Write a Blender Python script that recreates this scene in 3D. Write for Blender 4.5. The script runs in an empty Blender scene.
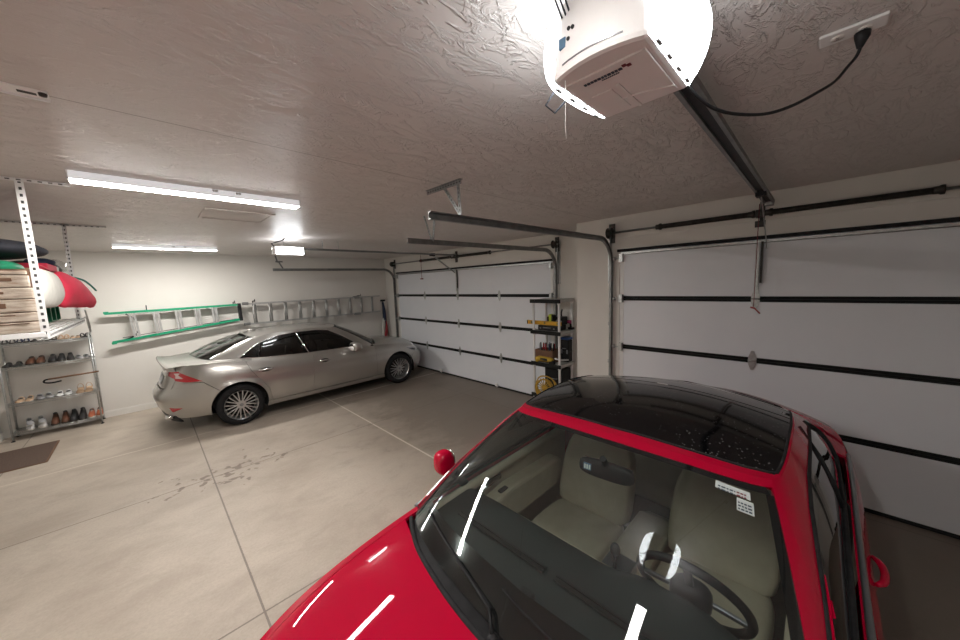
import bpy, bmesh, math, random
from mathutils import Vector, Matrix
random.seed(7)
C = bpy.context.scene.collection
PI = math.pi
# ------------------------------------------------------------------ materials
def mat(name, col=(.5,.5,.5), rough=.5, metal=0, coat=0, emit=None, estr=0, spec=None, coat_rough=.03):
    m = bpy.data.materials.new(name); m.use_nodes = True
    b = m.node_tree.nodes['Principled BSDF']
    b.inputs['Base Color'].default_value = (*col, 1)
    b.inputs['Roughness'].default_value = rough
    b.inputs['Metallic'].default_value = metal
    b.inputs['Coat Weight'].default_value = coat
    b.inputs['Coat Roughness'].default_value = coat_rough
    if spec is not None: b.inputs['Specular IOR Level'].default_value = spec
    if emit:
        b.inputs['Emission Color'].default_value = (*emit, 1)
        b.inputs['Emission Strength'].default_value = estr
    return m
class NT:
    def __init__(s, m): s.t = m.node_tree; s.b = s.t.nodes.get('Principled BSDF')
    def n(s, typ, ins=None, **kw):
        nd = s.t.nodes.new(typ)
        for k, v in kw.items(): setattr(nd, k, v)
        for k, v in (ins or {}).items():
            if hasattr(v, 'is_output'): s.t.links.new(v, nd.inputs[k])
            else: nd.inputs[k].default_value = v
        return nd
    def math(s, op, a, b=0, c=None):
        nd = s.n('ShaderNodeMath', {0: a, 1: b}, operation=op)
        if c is not None: nd.inputs[2].default_value = c
        return nd.outputs[0]
    def ramp(s, fac, stops):
        nd = s.n('ShaderNodeValToRGB', {0: fac}); e = nd.color_ramp.elements
        while len(e) < len(stops): e.new(.5)
        for el, (p, c) in zip(e, stops): el.position = p; el.color = (*c, 1) if len(c) == 3 else c
        return nd.outputs[0]
    def noise(s, vec, scale, detail=4, rough=.55, dist=0):
        return s.n('ShaderNodeTexNoise', {'Vector': vec, 'Scale': scale, 'Detail': detail, 'Roughness': rough, 'Distortion': dist}).outputs[0]
    def mix(s, f, a, b, blend='MIX'):
        nd = s.n('ShaderNodeMix', data_type='RGBA', blend_type=blend)
        for i, v in ((0, f), (6, a), (7, b)):
            if hasattr(v, 'is_output'): s.t.links.new(v, nd.inputs[i])
            else: nd.inputs[i].default_value = v if i == 0 else (*v, 1)
        return nd.outputs[2]
    def coord(s, scale=(1,1,1), rot=(0,0,0)):
        o = s.n('ShaderNodeTexCoord').outputs['Object']
        return s.n('ShaderNodeMapping', {0: o, 'Scale': scale, 'Rotation': rot}).outputs[0]
    def link(s, o, name): s.t.links.new(o, s.b.inputs[name])
    def bump(s, h, strength, dist=.01):
        s.link(s.n('ShaderNodeBump', {'Height': h, 'Strength': strength, 'Distance': dist}).outputs[0], 'Normal')
def noisy(name, c1, c2, scale=8, rough=.6, metal=0, coat=0, bump=0, stretch=(1,1,1), detail=4, **kw):
    m = mat(name, c1, rough, metal, coat, **kw); t = NT(m); v = t.coord(stretch)
    f = t.noise(v, scale, detail)
    t.link(t.ramp(f, [(.3, c1), (.7, c2)]), 'Base Color')
    if bump: t.bump(t.noise(v, scale*6, 3), bump, .004)
    return m
M = {}
M['wall'] = noisy('painted_wall', (.70,.675,.63), (.73,.705,.665), 2, .7, bump=.25)
M['trimw'] = noisy('white_trim', (.72,.70,.66), (.76,.74,.70), 3, .45)
# ceiling: skip trowel plaster
m = mat('trowel_plaster', (.6,.56,.54), .38); t = NT(m)
v = t.coord(); w1 = t.noise(v, 1.6, 3, .6, .6)
def strokes(rot, sc, seed):
    mp = t.n('ShaderNodeMapping', {0: t.n('ShaderNodeTexCoord').outputs['Object'], 'Scale': (sc*.42,sc,1), 'Rotation': (0,0,rot), 'Location': (seed,seed*.7,0)}).outputs[0]
    n_ = t.noise(mp, 1.0, 5, .62, 1.1)
    return t.ramp(n_, [(.50, (0,)*3), (.545, (1,)*3), (.60, (.55,)*3), (.80, (.35,)*3)])
s1, s2 = strokes(.75, 9.5, 0), strokes(1.3, 12, 5.3)
patch = t.ramp(w1, [(.30, (.3,)*3), (.55, (1,)*3)])
h = t.math('MULTIPLY', t.math('ADD', s1, t.math('MULTIPLY', s2, .6)), patch)
h = t.math('ADD', h, t.math('MULTIPLY', t.noise(v, 60, 3), .1))
t.bump(h, .8, .007)
t.link(t.ramp(w1, [(.3, (.62,.575,.55)), (.7, (.68,.635,.61))]), 'Base Color')
M['ceil'] = m
# floor: concrete with saw cuts and stains
m = mat('concrete', (.45,.4,.35), .55); t = NT(m); v = t.coord()
xyz = t.n('ShaderNodeSeparateXYZ', {0: v}); X, Y = xyz.outputs[0], xyz.outputs[1]
big = t.noise(v, .9, 6, .6, .6); mid = t.noise(t.coord((1.3,2.0,1), (0,0,.35)), 1.5, 10, .72, .3); fine = t.noise(v, 55, 4, .7)
col = t.ramp(big, [(.25, (.385,.325,.265)), (.5, (.475,.41,.342)), (.75, (.54,.475,.402))])
col = t.mix(t.ramp(mid, [(.36, (.55,)*3), (.56, (0,)*3)]), col, (.335,.275,.225))
col = t.mix(t.ramp(fine, [(.35, (.22,)*3), (.6, (0,)*3)]), col, (.26,.22,.185))
# tyre dirt on the bays near the doors, with shade painted into the colour
dirt_shade = t.math('MULTIPLY', t.ramp(t.math('ADD', t.math('MULTIPLY', X, .22), t.math('MULTIPLY', mid, .7)), [(.66, (0,)*3), (1.12, (1,)*3)]), .85)
col = t.mix(dirt_shade, col, (.165,.135,.11))
# oil drips
def blob(cx, cy, r1, r2, sc, thr):
    dx = t.math('DIVIDE', t.math('SUBTRACT', X, cx), r1); dy = t.math('DIVIDE', t.math('SUBTRACT', Y, cy), r2)
    d = t.math('SQRT', t.math('ADD', t.math('MULTIPLY', dx, dx), t.math('MULTIPLY', dy, dy)))
    f = t.math('SUBTRACT', t.noise(v, sc, 2, .5), t.math('MULTIPLY', d, .16))
    return t.ramp(f, [(thr, (0,)*3), (thr+.045, (1,)*3)])
col = t.mix(t.math('MULTIPLY', blob(.55,4.83,.75,.42,9,.50), .72), col, (.15,.11,.085))
col = t.mix(t.math('MULTIPLY', blob(2.9,4.6,1.3,1.0,5,.52), .35), col, (.20,.155,.125))
def line(co, at, w):
    d = t.math('ABSOLUTE', t.math('SUBTRACT', t.math('ADD', co, t.math('MULTIPLY', t.math('SUBTRACT', fine, .5), .008)), at))
    return t.math('LESS_THAN', d, w)
jl = None
for co, at, w in ((Y,6.50,.012), (X,2.33,.011)):      # joints filled with pale dust
    l = line(co, at, w); jl = l if jl is None else t.math('MAXIMUM', jl, l)
col = t.mix(t.math('MULTIPLY', jl, .75), col, (.62,.55,.47))
jd = None
for co, at, w in ((X,.36,.0065), (Y,2.50,.0065), (Y,4.84,.006), (X,4.2,.006), (X,-1.45,.006)):
    l = line(co, at, w); jd = l if jd is None else t.math('MAXIMUM', jd, l)
col = t.mix(t.math('MULTIPLY', jd, .75), col, (.14,.115,.095))
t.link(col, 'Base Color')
jall = t.math('MAXIMUM', jl, jd)
t.bump(t.math('SUBTRACT', t.math('MULTIPLY', fine, .15), jall), .4, .006)
t.link(t.ramp(big, [(.3, (.42,)*3), (.7, (.62,)*3)]), 'Roughness')
M['seam'] = mat('plaster_seam', (.36,.32,.30), .6)
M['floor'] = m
M['door'] = noisy('vinyl_door_skin', (.76,.785,.83), (.79,.81,.85), 3, .45, bump=.1)
M['doorblack'] = noisy('black_joint', (.012,.013,.013), (.022,.023,.022), 10, .5, spec=.12)
M['black'] = noisy('black_plastic', (.012,.012,.013), (.022,.022,.024), 20, .45, spec=.2)
M['rubber'] = noisy('rubber', (.015,.015,.016), (.028,.028,.03), 25, .75, spec=.2)
M['galv'] = noisy('galvanised_steel', (.42,.43,.43), (.58,.59,.58), 30, .38, .9)
M['track'] = noisy('track_steel', (.20,.205,.205), (.30,.305,.30), 14, .42, .75)
M['darksteel'] = noisy('oiled_spring_steel', (.03,.028,.026), (.06,.055,.05), 30, .4, .7)
M['whitem'] = noisy('white_enamel', (.80,.80,.79), (.84,.84,.83), 4, .4)
M['bright'] = mat('bright_white_enamel', (.90,.90,.89), .4)
M['hole'] = mat('punched_hole', (.05,.05,.05), .7)
M['chrome'] = mat('chrome', (.75,.75,.76), .12, 1)
M['alu'] = noisy('aluminium', (.50,.50,.50), (.62,.62,.62), 18, .38, .75, stretch=(1,6,1))
M['aluold'] = noisy('weathered_aluminium', (.40,.40,.39), (.54,.54,.53), 14, .5, .6)
M['green'] = noisy('green_fibreglass', (.005,.27,.135), (.01,.34,.17), 12, .45)
M['tube'] = mat('lit_diffuser', (.9,.9,.9), .5, emit=(1,.965,.915), estr=150)
M['tubedim'] = mat('lit_diffuser_older', (.9,.9,.9), .5, emit=(1,.965,.915), estr=55)
M['wrap'] = mat('glowing_diffuser_side', (.85,.85,.86), .45, emit=(.95,.97,1), estr=.42)
M['lensfar'] = mat('lit_bulb_cover_far', (.9,.9,.9), .4, emit=(.95,.98,1), estr=22)
M['lens'] = mat('lit_bulb_cover', (.9,.9,.9), .4, emit=(.93,.98,1), estr=13)
M['opener'] = noisy('opener_plastic', (.83,.81,.81), (.86,.84,.84), 5, .4)
M['red'] = mat('red_car_paint', (.42,.004,.018), .6, .0, .85, coat_rough=.015, spec=0)
t = NT(M['red']); fl = t.n('ShaderNodeTexNoise', {'Vector': t.coord(), 'Scale': 900.0, 'Detail': 1.0}).outputs[0]
t.link(t.ramp(fl, [(.3, (.44,.001,.026)), (.7, (.50,.002,.034))]), 'Base Color')
M['silver'] = mat('silver_car_paint', (.4,.37,.34), .30, .8, .9)
t = NT(M['silver']); fl = t.n('ShaderNodeTexNoise', {'Vector': t.coord(), 'Scale': 900.0, 'Detail': 1.0}).outputs[0]
t.link(t.ramp(fl, [(.3, (.43,.415,.39)), (.7, (.50,.485,.46))]), 'Base Color')
m = mat('black_glass_roof', (.004,.004,.005), .06, 0, 0); t = NT(m)     # dusty dried drops on gloss
sp = t.n('ShaderNodeTexVoronoi', {'Vector': t.coord(), 'Scale': 55.0, 'Randomness': 1.0}).outputs[0]
pm = t.ramp(t.noise(t.coord(), 3.2, 3), [(.46, (0,)*3), (.62, (1,)*3)])
sp = t.math('MULTIPLY', t.math('LESS_THAN', sp, .16), pm)
t.link(t.mix(t.math('MULTIPLY', sp, .8), (.004,.004,.005), (.20,.20,.20)), 'Base Color')
t.link(t.math('ADD', t.math('MULTIPLY', sp, .5), .07), 'Roughness')
M['roofglass'] = m
M['glossblack'] = mat('gloss_black', (.005,.005,.006), .12, 0, .15, spec=.2)
M['trimgrey'] = mat('grey_trim', (.30,.31,.33), .3, .8)
M['cream'] = noisy('cream_leather', (.44,.385,.29), (.50,.445,.34), 12, .5, bump=.15)
M['dash'] = noisy('dash_vinyl', (.016,.023,.023), (.025,.033,.033), 120, .62, bump=.3, spec=.25)
M['carpet'] = noisy('dark_carpet', (.02,.019,.018), (.04,.037,.034), 60, .95)
M['ltcarpet'] = noisy('tan_carpet', (.12,.10,.075), (.16,.135,.10), 60, .95)
M['tail'] = mat('red_lamp_lens', (.42,.005,.012), .08, 0, 1)
M['tailin'] = mat('clear_lamp_strip', (.75,.55,.55), .15, .3, 1)
M['headlamp'] = mat('headlamp_lens', (.55,.56,.58), .08, .5, 1)
M['rim'] = noisy('alloy_wheel', (.50,.50,.51), (.58,.58,.58), 20, .28, .9)
M['tyre'] = noisy('tyre_rubber', (.010,.010,.011), (.018,.018,.019), 30, .75, spec=.2)
M['well'] = mat('wheel_well', (.008,.008,.008), .9)
M['plate'] = noisy('plate_face', (.55,.57,.6), (.62,.63,.66), 20, .4)
def glass(name, tint, refl=1.0, rough=.0, frost=None):
    m = bpy.data.materials.new(name); m.use_nodes = True; t = NT(m); nt = m.node_tree
    nt.nodes.remove(t.b); out = nt.nodes['Material Output']
    tr = t.n('ShaderNodeBsdfTransparent', {0: (*tint, 1)}); gl = t.n('ShaderNodeBsdfGlossy', {0: (refl,)*3+(1,), 'Roughness': rough})
    ge = t.n('ShaderNodeNewGeometry'); ior = t.math('SUBTRACT', 1.52, t.math('MULTIPLY', ge.outputs['Backfacing'], 1.52-1/1.52)); fr = t.n('ShaderNodeFresnel', {'IOR': ior})
    f = t.math('MULTIPLY', fr.outputs[0], 1.3)
    mx = t.n('ShaderNodeMixShader', {0: f, 1: tr.outputs[0], 2: gl.outputs[0]})
    o = mx.outputs[0]
    if frost:                                             # fine dust film that scatters a little light
        df = t.n('ShaderNodeBsdfDiffuse', {0: (.55,.6,.6,1)})
        nz = t.ramp(t.noise(t.coord(), 5, 5), [(.35, (frost*.4,)*3), (.75, (frost,)*3)])
        o = t.n('ShaderNodeMixShader', {0: nz, 1: o, 2: df.outputs[0]}).outputs[0]
    nt.links.new(o, out.inputs[0]); return m
M['wind'] = glass('windscreen_glass', (.80,.865,.85), frost=.018)
M['tint'] = glass('tinted_glass', (.10,.115,.12))
M['clear'] = glass('clear_plastic', (.85,.85,.85))
def plain(key, col, rough=.7, metal=0, scale=14, var=.12, bump=0):
    M[key] = noisy(key, tuple(c*(1-var) for c in col), tuple(min(1, c*(1+var)) for c in col), scale, rough, metal, bump=bump)
plain('brownleather', (.11,.042,.02), .55); plain('blackleather', (.018,.017,.018), .5); plain('orangeshoe', (.42,.12,.055), .65)
plain('tanshoe', (.50,.34,.22), .55); plain('greyshoe', (.30,.30,.31), .6); plain('whiteshoe', (.62,.62,.62), .6); plain('sole', (.05,.045,.04), .8)
plain('palesole', (.60,.57,.53), .7); plain('olive', (.13,.105,.07), .7); plain('browncloth', (.16,.085,.05), .8)
plain('matpile', (.10,.065,.05), .95, scale=90, var=.35, bump=.5); plain('yellow', (.62,.34,.02), .5); plain('toolyellow', (.55,.36,.035), .55)
plain('lime', (.42,.52,.03), .5); plain('redcloth', (.62,.03,.07), .75, scale=5, var=.15, bump=.2); plain('whitecloth', (.55,.54,.50), .85, scale=9, var=.12, bump=.2)
plain('bingreen', (.01,.17,.085), .45); plain('darkcloth', (.012,.013,.02), .8, bump=.2); plain('teal', (.02,.20,.15), .7, bump=.2)
plain('navy', (.02,.03,.07), .75); plain('pink', (.40,.04,.14), .6); plain('blue', (.03,.09,.30), .5); plain('redplastic', (.35,.02,.03), .5)
plain('paperwhite', (.62,.68,.66), .6); plain('ink', (.03,.05,.08), .6); plain('inkred', (.16,.01,.02), .6); plain('cardboard', (.36,.22,.13), .85)
plain('rope', (.45,.27,.03), .7, scale=40, var=.25); plain('shelfgrey', (.60,.60,.58), .6); plain('wood', (.17,.085,.04), .55, scale=20, var=.3)
plain('screen', (.10,.18,.28), .25)
m = noisy('whitewashed_boards', (.36,.26,.19), (.70,.63,.54), 7, .8, stretch=(1.5,1,9), bump=.5, detail=7); M['boards'] = m
# ------------------------------------------------------------------ mesh builder
class MB:
    def __init__(s): s.v = []; s.f = []; s.mi = []; s.sm = []
    def add(s, vs, fs, mi=0, smooth=False):
        o = len(s.v); s.v += [tuple(v) for v in vs]
        for f in fs: s.f.append([i+o for i in f]); s.mi.append(mi); s.sm.append(smooth)
        return s
    def box(s, lo, hi, mi=0, rz=0, piv=None):
        (x0,y0,z0), (x1,y1,z1) = lo, hi
        vs = [(x0,y0,z0),(x1,y0,z0),(x1,y1,z0),(x0,y1,z0),(x0,y0,z1),(x1,y0,z1),(x1,y1,z1),(x0,y1,z1)]
        return s.add(vs, [(3,2,1,0),(4,5,6,7),(0,1,5,4),(1,2,6,5),(2,3,7,6),(3,0,4,7)], mi)
    def beam(s, a, b, w, h, up=(0,0,1), mi=0):
        a, b = Vector(a), Vector(b); d = (b-a).normalized(); u = Vector(up)
        r = d.cross(u)
        if r.length < 1e-4: r = d.cross(Vector((1,0,0)))
        r.normalize(); u = r.cross(d)
        q = [(-1,-1),(1,-1),(1,1),(-1,1)]
        vs = [p + r*(i*w/2) + u*(j*h/2) for p in (a, b) for i, j in q]
        return s.add(vs, [(3,2,1,0),(4,5,6,7),(0,1,5,4),(1,2,6,5),(2,3,7,6),(3,0,4,7)], mi)
    def tube(s, pts, r, n=8, mi=0, closed=False, cap=True, sx=1.0):
        pts = [Vector(p) for p in pts]; k = len(pts); rings = []
        up = Vector((0,0,1)); prev = None
        for i, p in enumerate(pts):
            a = pts[(i-1) % k] if (closed or i) else p; b = pts[(i+1) % k] if (closed or i < k-1) else p
            d = (b-a)
            d = d.normalized() if d.length > 1e-9 else Vector((0,0,1))
            if prev is None:
                e = d.cross(up)
                if e.length < 1e-3: e = d.cross(Vector((1,0,0)))
            else: e = prev - d*prev.dot(d)
            e.normalize(); prev = e; g = d.cross(e)
            rr = r[i] if isinstance(r, (list, tuple)) else r
            rings.append([p + e*(rr*sx*math.cos(2*PI*j/n)) + g*(rr*math.sin(2*PI*j/n)) for j in range(n)])
        vs = [q for ring in rings for q in ring]; fs = []
        for i in range(k if closed else k-1):
            i2 = (i+1) % k
            for j in range(n): fs.append((i*n+j, i*n+(j+1) % n, i2*n+(j+1) % n, i2*n+j))
        s.add(vs, fs, mi, True)
        if cap and not closed:
            s.add(rings[0], [tuple(range(n))[::-1]], mi); s.add(rings[-1], [tuple(range(n))], mi)
        return s
    def lathe(s, prof, o=(0,0,0), axis=(0,0,1), n=32, mi=0, smooth=True, closed=False):
        o = Vector(o); ax = Vector(axis).normalized(); e = ax.orthogonal().normalized(); g = ax.cross(e); k = len(prof)
        vs = [o + ax*h + e*(r*math.cos(2*PI*j/n)) + g*(r*math.sin(2*PI*j/n)) for r, h in prof for j in range(n)]; fs = []
        for i in range(k if closed else k-1):
            i2 = (i+1) % k
            for j in range(n): fs.append((i*n+j, i*n+(j+1) % n, i2*n+(j+1) % n, i2*n+j))
        return s.add(vs, fs, mi, smooth)
    def cyl(s, a, b, r, n=16, mi=0): return s.tube([a, b], r, n, mi)
    def prism(s, poly, a, b, mi=0, fn=None):
        # poly: 2D points; fn(u,v,w)->3D ; w=a..b
        k = len(poly); vs = [fn(u, v, a) for u, v in poly] + [fn(u, v, b) for u, v in poly]
        return s.add(vs, [tuple(range(k))[::-1], tuple(range(k, 2*k))] + [(i, (i+1) % k, k+(i+1) % k, k+i) for i in range(k)], mi)
    def blob(s, c, r, n=12, m=8, mi=0, jit=0, ex=1.0):
        c = Vector(c); vs = []; fs = []
        pw = lambda q: math.copysign(abs(q)**ex, q)
        for i in range(m+1):
            th = PI*i/m
            for j in range(n):
                ph = 2*PI*j/n; k = 1+random.uniform(-jit, jit)
                vs.append((c.x+r[0]*k*pw(math.sin(th))*pw(math.cos(ph)), c.y+r[1]*k*pw(math.sin(th))*pw(math.sin(ph)), c.z+r[2]*k*pw(math.cos(th))))
        for i in range(m):
            for j in range(n): fs.append((i*n+j, (i+1)*n+j, (i+1)*n+(j+1) % n, i*n+(j+1) % n))
        return s.add(vs, fs, mi, True)
    def build(s, name, mats, parent=None, bevel=0, loc=None, sub=0, fix=True):
        me = bpy.data.meshes.new(name); me.from_pydata(s.v, [], s.f)
        if not isinstance(mats, (list, tuple)): mats = [mats]
        for m_ in mats: me.materials.append(M[m_] if isinstance(m_, str) else m_)
        for p, mi, sm in zip(me.polygons, s.mi, s.sm): p.material_index = mi; p.use_smooth = sm
        if fix:
            bm = bmesh.new(); bm.from_mesh(me); bmesh.ops.remove_doubles(bm, verts=bm.verts, dist=1e-6)
            bmesh.ops.recalc_face_normals(bm, faces=bm.faces); bm.to_mesh(me); bm.free()
        o = bpy.data.objects.new(name, me); C.objects.link(o)
        if parent: o.parent = parent
        if loc: o.location = loc
        if bevel:
            b = o.modifiers.new('bevel', 'BEVEL'); b.width = bevel; b.segments = 2; b.limit_method = 'ANGLE'; b.angle_limit = .7
        if sub:
            b = o.modifiers.new('subd', 'SUBSURF'); b.levels = sub; b.render_levels = sub
        return o
def tag(o, label=None, cat=None, group=None, kind=None):
    if label: o['label'] = label
    if cat: o['category'] = cat
    if group: o['group'] = group
    if kind: o['kind'] = kind
    return o
def thing(name, label, cat, loc=(0,0,0), rz=0, group=None, kind=None):
    o = bpy.data.objects.new(name, None); C.objects.link(o); o.location = loc; o.rotation_euler = (0,0,rz); o.empty_display_size = .1
    return tag(o, label, cat, group, kind)
def copy_tree(o, parent=None):
    c = o.copy(); C.objects.link(c)
    if parent: c.parent = parent
    for ch in list(o.children): copy_tree(ch, c)
    return c
# ------------------------------------------------------------------ camera
H = 2.12
yaw, pit, rol = math.radians(45.435), math.radians(-6.257), math.radians(-2.063)
fw = Vector((math.cos(yaw)*math.cos(pit), math.sin(yaw)*math.cos(pit), math.sin(pit)))
r0 = fw.cross(Vector((0,0,1))).normalized(); u0 = r0.cross(fw)
r1 = r0*math.cos(rol) + u0*math.sin(rol); u1 = r1.cross(fw)
cd = bpy.data.cameras.new('camera'); cam = bpy.data.objects.new('camera', cd); C.objects.link(cam)
cam.matrix_world = Matrix(((r1.x,u1.x,-fw.x,0),(r1.y,u1.y,-fw.y,0),(r1.z,u1.z,-fw.z,H),(0,0,0,1)))
cd.sensor_width = 36; cd.lens = 339.05/960*36; cd.clip_start = .02
bpy.context.scene.camera = cam
sc = bpy.context.scene
sc.view_settings.view_transform = 'Standard'; sc.view_settings.look = 'None'; sc.view_settings.gamma = 1; sc.view_settings.exposure = .08
w = bpy.data.worlds.new('world'); sc.world = w; w.use_nodes = True
w.node_tree.nodes['Background'].inputs[0].default_value = (.5,.55,.6,1); w.node_tree.nodes['Background'].inputs[1].default_value = .02
# ------------------------------------------------------------------ room shell
CE = 2.88; XB, XF, XN, YL, YR, YJ = -1.75, 4.92, 4.32, 8.75, -1.75, 2.43
FD = (3.20, 8.12, 2.47); ND = (-.92, 1.83, 2.47)       # door openings: y0, y1, height
st = lambda o: tag(o, kind='structure')
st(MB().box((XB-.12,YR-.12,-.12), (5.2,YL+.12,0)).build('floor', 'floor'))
st(MB().box((XB-.12,YR-.12,CE), (5.2,YL+.12,CE+.1)).build('ceiling', 'ceil'))
st(MB().box((XB-.12,YL,0), (XF+.14,YL+.12,CE)).build('wall_left', 'wall'))
st(MB().box((XB-.12,YR-.12,0), (XN+.14,YR,CE)).build('wall_right', 'wall'))
st(MB().box((XB-.12,YR,0), (XB,YL,CE)).build('wall_back', 'wall'))
b = MB()
b.box((XF,FD[1],0), (XF+.14,YL,CE)); b.box((XF,FD[0],FD[2]), (XF+.14,FD[1],CE)); b.box((XF,YJ,0), (XF+.14,FD[0],CE))
b.box((XN,ND[1],0), (XF,YJ,CE)); b.box((XN,ND[0],ND[2]), (XN+.14,ND[1],CE)); b.box((XN,YR,0), (XN+.14,ND[0],CE))
st(b.build('wall_front', 'wall'))
b = MB()
b.box((XB,YL-.016,0), (XF,YL,.10)); b.box((XB,YL-.010,.10), (XF,YL,.115))
st(b.build('baseboard_left', 'trimw', bevel=.003))
st(MB().box((XB,YR,0), (XB+.016,YL-.016,.115)).build('baseboard_back', 'trimw', bevel=.003))
# seam where two ceiling levels of plaster meet
st(MB().beam((XB,2.10,CE), (XN,2.10,CE), .006, .0006).build('trim_1', 'seam'))
# attic hatch frame
b = MB()
for lo, hi in (((.47,3.93),(1.03,3.96)), ((.47,4.44),(1.03,4.47)), ((.47,3.96),(.50,4.44)), ((1.0,3.96),(1.03,4.44))):
    b.box((*lo,CE-.012), (*hi,CE))
b.box((.50,3.96,CE-.004), (1.0,4.44,CE))
st(b.build('trim_2', 'ceil', bevel=.003))
# header boards above the near door, split by the opener bracket
st(MB().box((XN-.016,.47,2.62), (XN,1.80,CE)).build('trim_3', 'wall', bevel=.003))
st(MB().box((XN-.016,ND[0]-.2,2.62), (XN,.43,CE)).build('trim_4', 'wall', bevel=.003))
# ------------------------------------------------------------------ sectional doors
def garage_door(name, xd, y0, y1, hinges, handle):
    d = tag(bpy.data.objects.new(name, None), kind='structure'); C.objects.link(d); d.location = (xd, 0, 0)
    zs = [0, .62, 1.24, 1.86, 2.47]
    for i in range(4):
        MB().box((0, y0+.004, zs[i]+(.03 if i == 0 else .028)), (.045, y1-.004, zs[i+1]-.028)).build('door_panel', 'door', d, .004)
    for z in zs[1:4]:
        j = MB(); j.box((-.004,y0,z-.027), (.045,y1,z-.002)); j.box((-.004,y0,z+.002), (.045,y1,z+.027)); j.build('section_joint', 'doorblack', d, .002)
        for y in hinges: hinge(y, z, d)
    MB().box((-.012,y0-.02,0), (.045,y1+.02,.032)).build('bottom_seal', 'rubber', d, .006)
    b = MB(); b.box((-.02,y0-.03,2.442), (.04,y1+.03,2.475)); b.build('top_seal', 'rubber', d, .004)
    b = MB(); b.box((-.03,y0+.02,2.405), (-.0,y1-.02,2.411)); b.box((-.03,y0+.02,2.405), (-.026,y1-.02,2.432)); b.build('top_strut', 'galv', d)
    for y in (y0+.006, y1-.056):
        b = MB()
        for i in range(4): b.box((-.006,y,zs[i]+.03), (0.0,y+.05,zs[i+1]-.03))
        b.build('end_stile', 'whitem', d, .002)
        for z in zs[1:4]+[2.36]:
            rl = MB(); yy = y-.055 if y < (y0+y1)/2 else y+.105
            rl.cyl((-.055,yy-.012,z), (-.055,yy+.012,z), .024, 14); rl.cyl((-.055,min(yy,y+.025),z), (-.055,max(yy,y+.025),z), .006, 8)
            rl.box((-.06,y+.002,z-.05), (-.006,y+.048,z+.05)); rl.build('roller_hinge', 'galv', d, .003)
    return d
def hinge(y, z, d):
    b = MB(); p = [(-.012,.098),(.012,.098),(.034,.03),(.034,-.03),(.012,-.098),(-.012,-.098),(-.034,-.03),(-.034,.03)]
    b.prism(p, -.010, -.005, fn=lambda u, v, w_: (w_, y+u, z+v))
    b.cyl((-.016,y-.034,z), (-.016,y+.034,z), .010, 10)
    for dz in (-.065,.065): b.cyl((-.018,y,z+dz), (-.008,y,z+dz), .009, 8)
    b.build('hinge', 'galv', d)
fd = garage_door('door_1', XF, FD[0], FD[1], (4.43, 5.66, 6.89), 5.4)
nd = garage_door('door_2', XN, ND[0], ND[1], (.47,), .47)
for d, y in ((fd, 5.66), (nd, .47)):
    b = MB(); b.box((-.012,y-.018,1.80), (-.006,y+.018,2.44)); b.box((-.04,y-.004,1.95), (-.006,y+.004,2.44)); b.box((-.035,y-.014,2.0), (-.03,y-.002,2.40))
    b.build('opener_bracket', 'galv', d)
    b = MB(); b.beam((-.03,y-.034,2.02), (-.03,y-.034,2.42), .018, .02); b.build('stiffener', 'darksteel', d)
for y, who in ((6.35,'left'), (4.55,'right')):
    k = MB(); k.box((XF-.05,y-.03,.03), (XF-.015,y+.03,.09)); k.box((XF-.03,y-.006,.0), (XF-.024,y+.006,.08)); k.cyl((XF-.054,y,.06), (XF-.05,y,.06), .014)
    tag(k.build('safety_sensor', 'whitem', bevel=.004), 'small white sensor at the foot of the far garage door, nearer the %s' % ('silver car' if who == 'left' else 'tool shelf'), 'sensor', 'safety sensors at the far door')
# ------------------------------------------------------------------ tracks
def strap(b, a, c, wdt=.03, up=(0,1,0), pitch=.032, t_=.003):
    """perforated flat bar with dark slots, material 0 steel / 1 hole"""
    a, c = Vector(a), Vector(c); d = (c-a); L = d.length; d.normalize(); u = Vector(up); r = d.cross(u).normalized(); u = r.cross(d)
    b.beam(a, c, wdt, t_, up=up)
    k = int(L/pitch)
    for i in range(k):
        p = a + d*(pitch*(i+.5)); b.beam(p-d*.009, p+d*.009, wdt*.34, t_+.002, up=up, mi=1)
def sweep(b, path, sec, y0, mi=0):
    """path: (x,z) polyline; sec: polygon of (dy, n) with n along the left normal of the path"""
    k = len(sec); vs = []
    for i, (x, z) in enumerate(path):
        x0, z0 = path[max(0,i-1)]; x1_, z1 = path[min(len(path)-1,i+1)]
        L = math.hypot(x1_-x0, z1-z0); nx, nz = -(z1-z0)/L, (x1_-x0)/L
        vs += [(x+nx*n, y0+dy, z+nz*n) for dy, n in sec]
    fs = [(i*k+j, i*k+(j+1) % k, (i+1)*k+(j+1) % k, (i+1)*k+j) for i in range(len(path)-1) for j in range(k)]
    fs += [tuple(range(k))[::-1], tuple(range(len(vs)-k, len(vs)))]
    b.add(vs, fs, mi)
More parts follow.
